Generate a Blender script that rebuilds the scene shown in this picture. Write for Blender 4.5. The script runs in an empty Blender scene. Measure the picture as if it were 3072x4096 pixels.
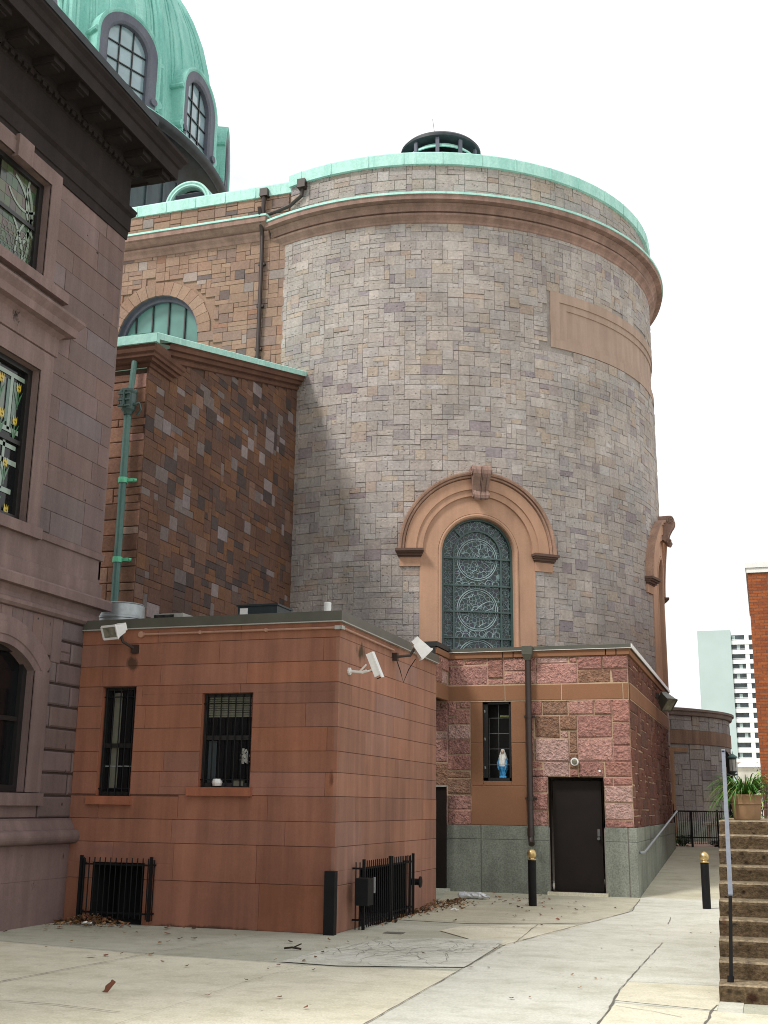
import bpy, math, random
from mathutils import Vector, Matrix
S = bpy.context.scene
R = math.radians
PI = math.pi

# ------------------------------------------------------------------ camera
cam_d = bpy.data.cameras.new("camera")
cam = bpy.data.objects.new("camera", cam_d)
S.collection.objects.link(cam)
S.camera = cam
cam_d.sensor_fit = 'VERTICAL'
cam_d.sensor_height = 36.0
cam_d.sensor_width = 27.0
cam_d.lens = 36.0 * 4587.77 / 4096
cam_d.clip_start = 0.1
cam_d.clip_end = 3000
yaw, pitch, roll = R(18.1401), R(14.3123), R(0.73693)
f_ = Vector((-math.sin(yaw) * math.cos(pitch), math.cos(yaw) * math.cos(pitch), math.sin(pitch)))
r_ = Vector((math.cos(yaw), math.sin(yaw), 0))
u_ = r_.cross(f_)
r2 = math.cos(roll) * r_ + math.sin(roll) * u_
u2 = -math.sin(roll) * r_ + math.cos(roll) * u_
cam.matrix_world = Matrix(((r2.x, u2.x, -f_.x, 0), (r2.y, u2.y, -f_.y, 0), (r2.z, u2.z, -f_.z, 1.6), (0, 0, 0, 1)))

# ------------------------------------------------------------------ sky and sun
SUN_EL, SUN_AZ = R(50), R(217)      # azimuth clockwise from +Y
w = bpy.data.worlds.new("World")
S.world = w
w.use_nodes = True
nt = w.node_tree
nt.nodes.clear()
out = nt.nodes.new('ShaderNodeOutputWorld')
bg = nt.nodes.new('ShaderNodeBackground')
sky = nt.nodes.new('ShaderNodeTexSky')
sky.sky_type = 'NISHITA'
sky.sun_disc = False
sky.sun_elevation = SUN_EL
sky.sun_rotation = SUN_AZ
tc = nt.nodes.new('ShaderNodeTexCoord')
mp = nt.nodes.new('ShaderNodeMapping')
mp.inputs['Scale'].default_value = (1, 1, 2.2)
mp.inputs['Location'].default_value = (0.31, 0.12, 0.4)
nz = nt.nodes.new('ShaderNodeTexNoise')
nz.inputs['Scale'].default_value = 3.2
nz.inputs['Detail'].default_value = 6
nz.inputs['Roughness'].default_value = 0.55
cr = nt.nodes.new('ShaderNodeValToRGB')
cr.color_ramp.elements[0].position = 0.30
cr.color_ramp.elements[0].color = (0.82, 0.82, 0.82, 1)
cr.color_ramp.elements[1].position = 0.375
cr.color_ramp.elements[1].color = (1, 1, 1, 1)
mx = nt.nodes.new('ShaderNodeMix')
mx.data_type = 'RGBA'
mx.inputs['B'].default_value = (11.4, 11.5, 11.6, 1)
L = nt.links.new
L(tc.outputs['Generated'], mp.inputs['Vector'])
L(mp.outputs['Vector'], nz.inputs['Vector'])
L(nz.outputs['Fac'], cr.inputs['Fac'])
L(cr.outputs['Color'], mx.inputs['Factor'])
L(sky.outputs['Color'], mx.inputs['A'])
L(mx.outputs['Result'], bg.inputs['Color'])
bg.inputs['Strength'].default_value = 0.1
L(bg.outputs['Background'], out.inputs['Surface'])
sd = bpy.data.lights.new("sun", 'SUN')
sd.energy = 3.4
sd.angle = R(12)
sd.color = (1.0, 0.96, 0.9)
so = bpy.data.objects.new("sun", sd)
S.collection.objects.link(so)
sdir = Vector((math.sin(SUN_AZ) * math.cos(SUN_EL), math.cos(SUN_AZ) * math.cos(SUN_EL), math.sin(SUN_EL)))
so.rotation_euler = sdir.to_track_quat('Z', 'Y').to_euler()
so.location = sdir * 60

vs_ = S.view_settings
vs_.view_transform = 'Standard'
vs_.look = 'None'
vs_.exposure = 0.0
vs_.gamma = 1.0
S.cycles.max_bounces = 6
S.cycles.filter_width = 1.0

# ------------------------------------------------------------------ materials
def new_mat(name):
    m = bpy.data.materials.new(name)
    m.use_nodes = True
    return m, m.node_tree, m.node_tree.nodes['Principled BSDF']

def nmath(nt, op, a, b=None):
    n = nt.nodes.new('ShaderNodeMath')
    n.operation = op
    for i, x in enumerate((a, b)):
        if x is None: continue
        if isinstance(x, (int, float)): n.inputs[i].default_value = x
        else: nt.links.new(x, n.inputs[i])
    return n.outputs[0]

def noise(nt, scale, detail=4, rough=0.6, sc=None, vec=None):
    n = nt.nodes.new('ShaderNodeTexNoise')
    n.inputs['Scale'].default_value = scale
    n.inputs['Detail'].default_value = detail
    n.inputs['Roughness'].default_value = rough
    g = nt.nodes.new('ShaderNodeNewGeometry').outputs['Position'] if vec is None else vec
    if sc:
        m = nt.nodes.new('ShaderNodeMapping')
        m.inputs['Scale'].default_value = sc
        nt.links.new(g, m.inputs['Vector'])
        g = m.outputs['Vector']
    nt.links.new(g, n.inputs['Vector'])
    return n.outputs['Fac']

def ramp(nt, fac, p0, c0, p1, c1):
    n = nt.nodes.new('ShaderNodeValToRGB')
    e = n.color_ramp.elements
    e[0].position = p0; e[0].color = (*c0, 1) if len(c0) == 3 else c0
    e[1].position = p1; e[1].color = (*c1, 1) if len(c1) == 3 else c1
    nt.links.new(fac, n.inputs['Fac'])
    return n.outputs['Color']

def mixc(nt, fac, a, b, mode='MIX'):
    n = nt.nodes.new('ShaderNodeMix')
    n.data_type = 'RGBA'
    n.blend_type = mode
    if isinstance(fac, (int, float)): n.inputs['Factor'].default_value = fac
    else: nt.links.new(fac, n.inputs['Factor'])
    for k, x in (('A', a), ('B', b)):
        if isinstance(x, tuple): n.inputs[k].default_value = (*x, 1)
        else: nt.links.new(x, n.inputs[k])
    return n.outputs['Result']

def stone_mat(name, col=None, rough=0.92, bump=0.35, bscale=28, big=0.22, fine=0.25, streak=0.0, pits=0.0, dist=0.02, stain=None, rock=0.0, spots=()):
    """Weathered stone: base colour from the per-stone attribute (or col), cloudy and grainy variation, pitted relief."""
    m, nt, p = new_mat(name)
    if col is None:
        a = nt.nodes.new('ShaderNodeAttribute'); a.attribute_name = 'Col'
        c = a.outputs['Color']
    else:
        rgb = nt.nodes.new('ShaderNodeRGB'); rgb.outputs[0].default_value = (*col, 1)
        c = rgb.outputs[0]
    n1 = noise(nt, 0.7, 5, 0.6)
    c = mixc(nt, 1.0, c, ramp(nt, n1, 0.3, (1 - big,) * 3, 0.72, (1 + big,) * 3), 'MULTIPLY')
    n2 = noise(nt, bscale, 5, 0.7)
    c = mixc(nt, 1.0, c, ramp(nt, n2, 0.28, (1 - fine,) * 3, 0.75, (1 + fine,) * 3), 'MULTIPLY')
    if streak:
        n3 = noise(nt, 1.0, 4, 0.6, sc=(5, 5, 0.35))
        c = mixc(nt, 1.0, c, ramp(nt, n3, 0.35, (1 - streak,) * 3, 0.7, (1 + streak,) * 3), 'MULTIPLY')
    if stain:
        n5 = noise(nt, 2.6, 6, 0.7, sc=(1, 1, 0.6))
        c = mixc(nt, ramp(nt, n5, stain[1], (0, 0, 0), stain[1] + 0.05, (1, 1, 1)), c, stain[0])
    for (pos, sc, scol, amt) in spots:
        g = nt.nodes.new('ShaderNodeNewGeometry'); mpn = nt.nodes.new('ShaderNodeMapping'); mpn.vector_type = 'POINT'
        mpn.inputs['Location'].default_value = tuple(-p_ / s_ for p_, s_ in zip(pos, sc)); mpn.inputs['Scale'].default_value = tuple(1 / s_ for s_ in sc)
        nt.links.new(g.outputs['Position'], mpn.inputs['Vector'])
        ln = nt.nodes.new('ShaderNodeVectorMath'); ln.operation = 'LENGTH'; nt.links.new(mpn.outputs[0], ln.inputs[0])
        dd = nmath(nt, 'ADD', ln.outputs['Value'], nmath(nt, 'MULTIPLY', noise(nt, 5, 5, .7, sc=(1, 1, .5)), 1.2))
        c = mixc(nt, ramp(nt, dd, .75, (amt,) * 3, 1.6, (0, 0, 0)), c, scol)
    h = n2
    if rock:
        n6 = noise(nt, 13, 4, 0.55)
        c = mixc(nt, 1.0, c, ramp(nt, n6, 0.32, (0.80,) * 3, 0.66, (1.2,) * 3), 'MULTIPLY')
        h = nmath(nt, 'ADD', nmath(nt, 'MULTIPLY', n2, 0.4), nmath(nt, 'MULTIPLY', n6, rock))
    if pits:
        v = nt.nodes.new('ShaderNodeTexVoronoi'); v.inputs['Scale'].default_value = 9
        v.inputs['Randomness'].default_value = 1
        g = nt.nodes.new('ShaderNodeNewGeometry'); nt.links.new(g.outputs['Position'], v.inputs['Vector'])
        pit = ramp(nt, v.outputs['Distance'], 0.10, (0, 0, 0), 0.24, (1, 1, 1))
        c = mixc(nt, 1.0, c, mixc(nt, pit, (1 - pits,) * 3, (1.0, 1.0, 1.0)), 'MULTIPLY')
        h = nmath(nt, 'ADD', h, nmath(nt, 'MULTIPLY', pit, 0.5))
    b = nt.nodes.new('ShaderNodeBump')
    b.inputs['Strength'].default_value = bump
    b.inputs['Distance'].default_value = dist
    nt.links.new(h, b.inputs['Height'])
    nt.links.new(c, p.inputs['Base Color'])
    nt.links.new(b.outputs['Normal'], p.inputs['Normal'])
    p.inputs['Roughness'].default_value = rough
    p.inputs['Specular IOR Level'].default_value = 0.25
    return m

def plain(name, col, rough=0.5, metal=0.0, var=0.12, scale=12, bump=0.0, spec=0.5):
    m, nt, p = new_mat(name)
    n1 = noise(nt, scale, 4, 0.6)
    c = mixc(nt, 1.0, col, ramp(nt, n1, 0.3, (1 - var,) * 3, 0.7, (1 + var,) * 3), 'MULTIPLY')
    nt.links.new(c, p.inputs['Base Color'])
    p.inputs['Roughness'].default_value = rough
    p.inputs['Metallic'].default_value = metal
    p.inputs['Specular IOR Level'].default_value = spec
    if bump:
        b = nt.nodes.new('ShaderNodeBump'); b.inputs['Strength'].default_value = bump; b.inputs['Distance'].default_value = 0.01
        nt.links.new(n1, b.inputs['Height']); nt.links.new(b.outputs['Normal'], p.inputs['Normal'])
    return m

def attr_mat(name, rough=0.6, spec=0.4):
    m, nt, p = new_mat(name)
    a = nt.nodes.new('ShaderNodeAttribute'); a.attribute_name = 'Col'
    nt.links.new(a.outputs['Color'], p.inputs['Base Color'])
    p.inputs['Roughness'].default_value = rough
    p.inputs['Specular IOR Level'].default_value = spec
    return m

def copper_mat(name, a, b, sc=(2.5, 2.5, 0.5), rough=0.7, dark=None):
    m, nt, p = new_mat(name)
    n1 = noise(nt, 1.2, 6, 0.65, sc=sc)
    c = ramp(nt, n1, 0.32, a, 0.68, b)
    n2 = noise(nt, 14, 4, 0.7)
    c = mixc(nt, 1.0, c, ramp(nt, n2, 0.3, (0.86,) * 3, 0.7, (1.1,) * 3), 'MULTIPLY')
    if dark:
        n3 = noise(nt, 3.1, 6, 0.7, sc=(3, 3, 0.25))
        c = mixc(nt, ramp(nt, n3, 0.60, (0, 0, 0), 0.72, (0.7, 0.7, 0.7)), c, dark)
    nt.links.new(c, p.inputs['Base Color'])
    p.inputs['Roughness'].default_value = rough
    bb = nt.nodes.new('ShaderNodeBump'); bb.inputs['Strength'].default_value = 0.15; bb.inputs['Distance'].default_value = 0.02
    nt.links.new(n1, bb.inputs['Height']); nt.links.new(bb.outputs['Normal'], p.inputs['Normal'])
    return m

def leaded_glass():
    m, nt, p = new_mat('leaded_glass')
    g = nt.nodes.new('ShaderNodeNewGeometry')
    v = nt.nodes.new('ShaderNodeTexVoronoi'); v.feature = 'DISTANCE_TO_EDGE'; v.inputs['Scale'].default_value = 10.5
    nt.links.new(g.outputs['Position'], v.inputs['Vector'])
    v2 = nt.nodes.new('ShaderNodeTexVoronoi'); v2.inputs['Scale'].default_value = 10.5
    nt.links.new(g.outputs['Position'], v2.inputs['Vector'])
    hsv = mixc(nt, 0.78, v2.outputs['Color'], (0.2, 0.2, 0.2))
    c0 = mixc(nt, 1.0, hsv, (0.065, 0.105, 0.12), 'MULTIPLY')
    edge = ramp(nt, v.outputs['Distance'], 0.028, (1, 1, 1), 0.055, (0, 0, 0))
    c = mixc(nt, edge, c0, (0.18, 0.26, 0.27))
    nt.links.new(c, p.inputs['Base Color'])
    nt.links.new(ramp(nt, edge, 0.2, (0.22,) * 3, 0.8, (0.7,) * 3), p.inputs['Roughness'])
    return m

def glass_mat(name, col, rough=0.06, spec=0.6, wob=0.02):
    m, nt, p = new_mat(name)
    n1 = noise(nt, 1.1, 3, 0.5)
    c = mixc(nt, 1.0, col, ramp(nt, n1, 0.3, (0.8,) * 3, 0.7, (1.2,) * 3), 'MULTIPLY')
    nt.links.new(c, p.inputs['Base Color'])
    p.inputs['Roughness'].default_value = rough
    p.inputs['Specular IOR Level'].default_value = spec
    b = nt.nodes.new('ShaderNodeBump'); b.inputs['Strength'].default_value = wob * 5; b.inputs['Distance'].default_value = 0.02
    nt.links.new(noise(nt, 3, 2, 0.5), b.inputs['Height']); nt.links.new(b.outputs['Normal'], p.inputs['Normal'])
    return m

def concrete_mat(name, a, b, spot=0.18, bump=0.25):
    m, nt, p = new_mat(name)
    n1 = noise(nt, 0.55, 6, 0.62)
    c = ramp(nt, n1, 0.3, a, 0.7, b)
    n4 = noise(nt, 1.3, 5, 0.7, sc=(.35, 1.2, 1))
    c = mixc(nt, 1.0, c, ramp(nt, n4, 0.34, (0.90, 0.895, 0.86), 0.55, (1.03, 1.03, 1.02)), 'MULTIPLY')
    n2 = noise(nt, 60, 4, 0.7)
    c = mixc(nt, 1.0, c, ramp(nt, n2, 0.3, (1 - spot,) * 3, 0.7, (1 + spot,) * 3), 'MULTIPLY')
    n3 = noise(nt, 3.5, 6, 0.7)
    c = mixc(nt, 1.0, c, ramp(nt, n3, 0.30, (0.80, 0.80, 0.76), 0.52, (1, 1, 1)), 'MULTIPLY')
    vo = nt.nodes.new('ShaderNodeTexVoronoi'); vo.inputs['Scale'].default_value = 5.5
    g = nt.nodes.new('ShaderNodeNewGeometry'); nt.links.new(g.outputs['Position'], vo.inputs['Vector'])
    c = mixc(nt, ramp(nt, vo.outputs['Distance'], 0.035, (0.75,) * 3, 0.075, (0, 0, 0)), c, (0.16, 0.14, 0.11))
    nt.links.new(c, p.inputs['Base Color'])
    p.inputs['Roughness'].default_value = 0.9
    p.inputs['Specular IOR Level'].default_value = 0.25
    bb = nt.nodes.new('ShaderNodeBump'); bb.inputs['Strength'].default_value = bump; bb.inputs['Distance'].default_value = 0.008
    nt.links.new(n2, bb.inputs['Height']); nt.links.new(bb.outputs['Normal'], p.inputs['Normal'])
    return m

def brick_mat():
    m, nt, p = new_mat('orange_brick')
    g = nt.nodes.new('ShaderNodeNewGeometry')
    sx = nt.nodes.new('ShaderNodeSeparateXYZ'); nt.links.new(g.outputs['Position'], sx.inputs[0])
    cx = nt.nodes.new('ShaderNodeCombineXYZ')
    nt.links.new(nmath(nt, 'ADD', sx.outputs[0], sx.outputs[1]), cx.inputs[0]); nt.links.new(sx.outputs[2], cx.inputs[1])
    b = nt.nodes.new('ShaderNodeTexBrick')
    b.inputs['Scale'].default_value = 1.0
    b.inputs['Brick Width'].default_value = 0.21
    b.inputs['Row Height'].default_value = 0.0675
    b.inputs['Mortar Size'].default_value = 0.006
    b.inputs['Color1'].default_value = (0.30, 0.085, 0.022, 1)
    b.inputs['Color2'].default_value = (0.20, 0.05, 0.016, 1)
    b.inputs['Mortar'].default_value = (0.13, 0.055, 0.03, 1)
    nt.links.new(cx.outputs[0], b.inputs['Vector'])
    c = mixc(nt, 1.0, b.outputs['Color'], ramp(nt, noise(nt, 20, 4), 0.3, (0.8,) * 3, 0.7, (1.25,) * 3), 'MULTIPLY')
    nt.links.new(c, p.inputs['Base Color'])
    p.inputs['Roughness'].default_value = 0.9
    bb = nt.nodes.new('ShaderNodeBump'); bb.inputs['Strength'].default_value = 0.6; bb.inputs['Distance'].default_value = 0.01
    nt.links.new(nmath(nt, 'SUBTRACT', 1.0, b.outputs['Fac']), bb.inputs['Height']); nt.links.new(bb.outputs['Normal'], p.inputs['Normal'])
    return m

M = {}
PITS = tuple(((-9.3, y, z), (.2, a, b), (.022, .019, .019), .95) for y, z, a, b in ((13.7, 9.95, .05, .03), (13.4, 8.5, .05, .03), (14.3, 8.9, .05, .05), (13.4, 7.6, .07, .04), (14.4, 6.9, .04, .03), (13.3, 4.0, .04, .04), (13.75, 1.12, .2, .03),(13.99, 9.8, .10, .07), (13.80, 6.18, .07, .06), (13.58, 6.9, .04, .03), (12.8, 4.83, .07, .10), (13.35, .9, .07, .05), (14.3, .86, .06, .14), (14.2, 2.33, .03, .12), (14.25, 2.0, .03, .08), (14.2, 5.9, .06, .06), (14.22, 1.55, .05, .07)))
M['drum'] = stone_mat('grey_ashlar', bump=0.75, bscale=17, big=0.19, fine=0.22, pits=0.28, dist=0.03, streak=0.08)
M['tanstone'] = stone_mat('tan_ashlar', bump=0.45, bscale=18, big=0.16, fine=0.2, dist=0.02)
M['brownstone'] = stone_mat('brown_ashlar', bump=0.5, bscale=18, big=0.2, fine=0.25, dist=0.02)
M['mortar_grey'] = stone_mat('grey_mortar', (0.285, 0.255, 0.235), bump=0.3)
M['mortar_dark'] = stone_mat('dark_mortar', (0.085, 0.055, 0.042), bump=0.3)
M['mortar_tan'] = stone_mat('tan_mortar', (0.25, 0.165, 0.12), bump=0.3)
M['trim'] = stone_mat('buff_trim_stone', (0.44, 0.265, 0.18), bump=0.15, bscale=40, big=0.16, fine=0.1, streak=0.08)
M['cornice'] = stone_mat('brown_cornice_stone', (0.275, 0.18, 0.148), bump=0.2, bscale=30, big=0.25, fine=0.14, streak=0.18)
M['shedtrim'] = stone_mat('dark_brown_trim_stone', (0.125, 0.062, 0.043), bump=0.2, bscale=30, big=0.25, fine=0.14, streak=0.12)
M['annex'] = stone_mat('red_sandstone', bump=0.12, bscale=45, big=0.2, fine=0.09, streak=0.16, dist=0.01, spots=(((-5.33, 15.3, 3.68), (.6, .55, .34), (.045, .036, .018), .9), ((-8.45, 14.43, 3.5), (.25, .3, .22), (.05, .03, .018), .8), ((-7.2, 14.43, 0.0), (2.2, .4, .10), (.05, .03, .022), .75), ((-5.33, 17, 0.0), (.4, 2.6, .08), (.05, .03, .022), .7), ((-5.4, 14.45, 1.9), (.10, .3, .30), (.12, .045, .03), .8), ((-8.6, 14.43, .95), (.7, .3, .25), (.21, .11, .095), .6)))
M['annexjoint'] = stone_mat('sandstone_joint', (0.10, 0.048, 0.033), bump=0.2)
M['pink'] = stone_mat('pink_rockface_stone', bump=1.0, bscale=26, big=0.12, fine=0.20, dist=0.09, rock=1.2)
M['mortar_pale'] = stone_mat('pale_mortar', (0.42, 0.30, 0.20), bump=0.2)
M['soottrim'] = stone_mat('sooty_impost_stone', (0.12, 0.075, 0.06), bump=0.2, bscale=30, big=0.25, fine=0.14)
M['band'] = stone_mat('brown_band_stone', (0.235, 0.115, 0.063), bump=0.12, bscale=40, big=0.1, fine=0.1)
M['granite'] = stone_mat('grey_green_granite', (0.215, 0.232, 0.195), bump=0.15, bscale=38, big=0.3, fine=0.42, streak=0.14)
M['rectory'] = stone_mat('purple_grey_brownstone', bump=0.12, bscale=35, big=0.18, fine=0.12, streak=0.12, stain=((0.030, 0.024, 0.024), 0.67), spots=PITS)
M['rectorytrim'] = stone_mat('worn_brownstone_trim', (0.18, 0.125, 0.117), bump=0.15, bscale=35, big=0.2, fine=0.12, streak=0.16, stain=((0.03, 0.022, 0.02), 0.68))
M['rectorydark'] = stone_mat('dark_brownstone', (0.021, 0.0155, 0.0145), bump=0.2, bscale=30, big=0.25, fine=0.15, streak=0.15)  # near-black brown, one tone for cornice, modillions and dentils
M['rectoryjoint'] = stone_mat('brownstone_joint', (0.06, 0.04, 0.036), bump=0.1)
M['copper'] = copper_mat('green_copper', (0.29, 0.555, 0.495), (0.43, 0.70, 0.635), dark=(0.13, 0.36, 0.31))
M['copperdome'] = copper_mat('dome_copper', (0.13, 0.40, 0.345), (0.29, 0.59, 0.52), sc=(1.2, 1.2, 0.22), dark=(0.045, 0.20, 0.18))
M['darkcopper'] = copper_mat('dark_weathered_copper', (0.010, 0.012, 0.016), (0.026, 0.036, 0.042), rough=0.55)
M['darkpanel'] = copper_mat('dark_copper_panel', (0.022, 0.032, 0.038), (0.058, 0.092, 0.098), rough=0.5)
M['purplelead'] = copper_mat('purple_grey_lead', (0.075, 0.08, 0.11), (0.12, 0.125, 0.16), rough=0.6)
M['skyglass'] = glass_mat('sky_tinted_glass', (0.26, 0.36, 0.40), rough=0.05, spec=1.0, wob=0.05)  # reflected sky put into the pale blue base colour
M['greenglass'] = glass_mat('green_obscure_glass', (0.095, 0.215, 0.19), rough=0.25, spec=0.6)
M['darkglass'] = glass_mat('dark_window_glass', (0.006, 0.007, 0.008), rough=0.08, spec=0.35)
M['leaded'] = leaded_glass()
M['came'] = plain('pale_lead_came', (0.27, 0.37, 0.38), rough=0.6)
M['bronze'] = plain('green_bronze_bar', (0.045, 0.085, 0.08), rough=0.5)
M['black'] = plain('black_painted_iron', (0.007, 0.007, 0.008), rough=0.6, var=0.3, spec=0.2)
M['blackmatt'] = plain('dark_void', (0.004, 0.004, 0.004), rough=0.9)
M['frameblack'] = plain('black_window_frame', (0.014, 0.013, 0.013), rough=0.4)
M['doorbrown'] = plain('dark_brown_door_paint', (0.0125, 0.0085, 0.007), rough=0.55, var=0.2, scale=3, spec=0.2)
M['pipebrown'] = plain('dark_brown_pipe_paint', (0.030, 0.018, 0.014), rough=0.45)
M['fascia'] = plain('olive_metal_fascia', (0.075, 0.075, 0.058), rough=0.4, var=0.15, scale=3)
M['drip'] = plain('pale_metal_drip_edge', (0.33, 0.33, 0.30), rough=0.45)
M['roofgrey'] = plain('grey_flat_roofing', (0.16, 0.15, 0.14), rough=0.9)
M['white'] = plain('white_painted_metal', (0.72, 0.72, 0.70), rough=0.4, var=0.06)
M['galv'] = plain('galvanised_metal', (0.36, 0.39, 0.40), rough=0.4, metal=0.5, var=0.15)
M['brass'] = plain('gold_brass', (0.58, 0.43, 0.20), rough=0.34, metal=0.85)
M['conduit'] = plain('painted_conduit', (0.36, 0.20, 0.14), rough=0.6)
M['verdigris'] = copper_mat('verdigris_pipe', (0.05, 0.125, 0.11), (0.11, 0.215, 0.19), sc=(4, 4, 0.6), rough=0.55)
M['brightverd'] = plain('bright_verdigris', (0.12, 0.50, 0.30), rough=0.6)
M['sheenrail'] = plain('sky_sheen_rail', (0.13, 0.145, 0.175), rough=0.28, var=0.15)  # black rail; reflected sky put into the blue-grey base colour
M['railgalv'] = plain('grey_handrail', (0.26, 0.28, 0.30), rough=0.35, metal=0.4)
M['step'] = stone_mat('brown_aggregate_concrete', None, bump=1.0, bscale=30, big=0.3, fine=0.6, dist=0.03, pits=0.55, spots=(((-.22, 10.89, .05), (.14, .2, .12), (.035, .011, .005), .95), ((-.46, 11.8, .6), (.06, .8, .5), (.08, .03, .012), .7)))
M['terracotta'] = plain('tan_terracotta', (0.33, 0.20, 0.105), rough=0.75, var=0.1)
M['soil'] = plain('dark_soil', (0.03, 0.02, 0.013), rough=1)
M['leafgreen'] = attr_mat('strap_leaf', 0.45)
M['foliage'] = attr_mat('small_leaf', 0.55)
M['deadleaf'] = attr_mat('dead_leaf', 0.8)
M['brick'] = brick_mat()
M['palestone'] = stone_mat('pale_limestone', (0.5, 0.48, 0.42), bump=0.1)
M['towergrey'] = plain('pale_tower_concrete', (0.37, 0.455, 0.445), rough=0.8, var=0.10, scale=0.05)
M['towerwhite'] = plain('white_tower_slab', (0.78, 0.80, 0.80), rough=0.8, var=0.05)
M['towerglass'] = plain('tower_window_glass', (0.045, 0.06, 0.065), rough=0.3, var=0.6, scale=0.6)
M['plastic'] = plain('clear_white_plastic', (0.66, 0.68, 0.70), rough=0.2)
M['statue'] = attr_mat('painted_plaster', 0.45)
M['stained'] = attr_mat('stained_glass', 0.15, 0.6)
M['panel'] = stone_mat('pale_panel_stone', (0.345, 0.25, 0.20), bump=0.12, bscale=40, big=0.12, fine=0.08, streak=0.1)
M['blind'] = plain('pale_window_blind', (0.14, 0.14, 0.105), rough=0.9)
M['concrete'] = concrete_mat('cream_concrete', (0.585, 0.55, 0.43), (0.69, 0.655, 0.535))
M['concgrey'] = concrete_mat('grey_concrete', (0.515, 0.51, 0.445), (0.61, 0.605, 0.54))
M['concdark'] = concrete_mat('dark_grey_concrete', (0.40, 0.395, 0.315), (0.51, 0.505, 0.425), spot=0.25)  # darker, more speckled grey for the base paving sheet
M['concramp'] = concrete_mat('ramp_concrete', (0.455, 0.43, 0.33), (0.54, 0.515, 0.41))
M['joint'] = plain('dark_paving_joint', (0.13, 0.12, 0.10), rough=1)
M['paverred'] = concrete_mat('pinkish_paving', (0.32, 0.22, 0.17), (0.42, 0.30, 0.24))

ATTR_DEFAULT = {'grey_ashlar': (0.36, 0.31, 0.28), 'tan_ashlar': (0.33, 0.21, 0.15), 'brown_ashlar': (0.13, 0.07, 0.045), 'red_sandstone': (0.31, 0.115, 0.066),
                'pink_rockface_stone': (0.4, 0.17, 0.14), 'purple_grey_brownstone': (0.22, 0.15, 0.14)}
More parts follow.
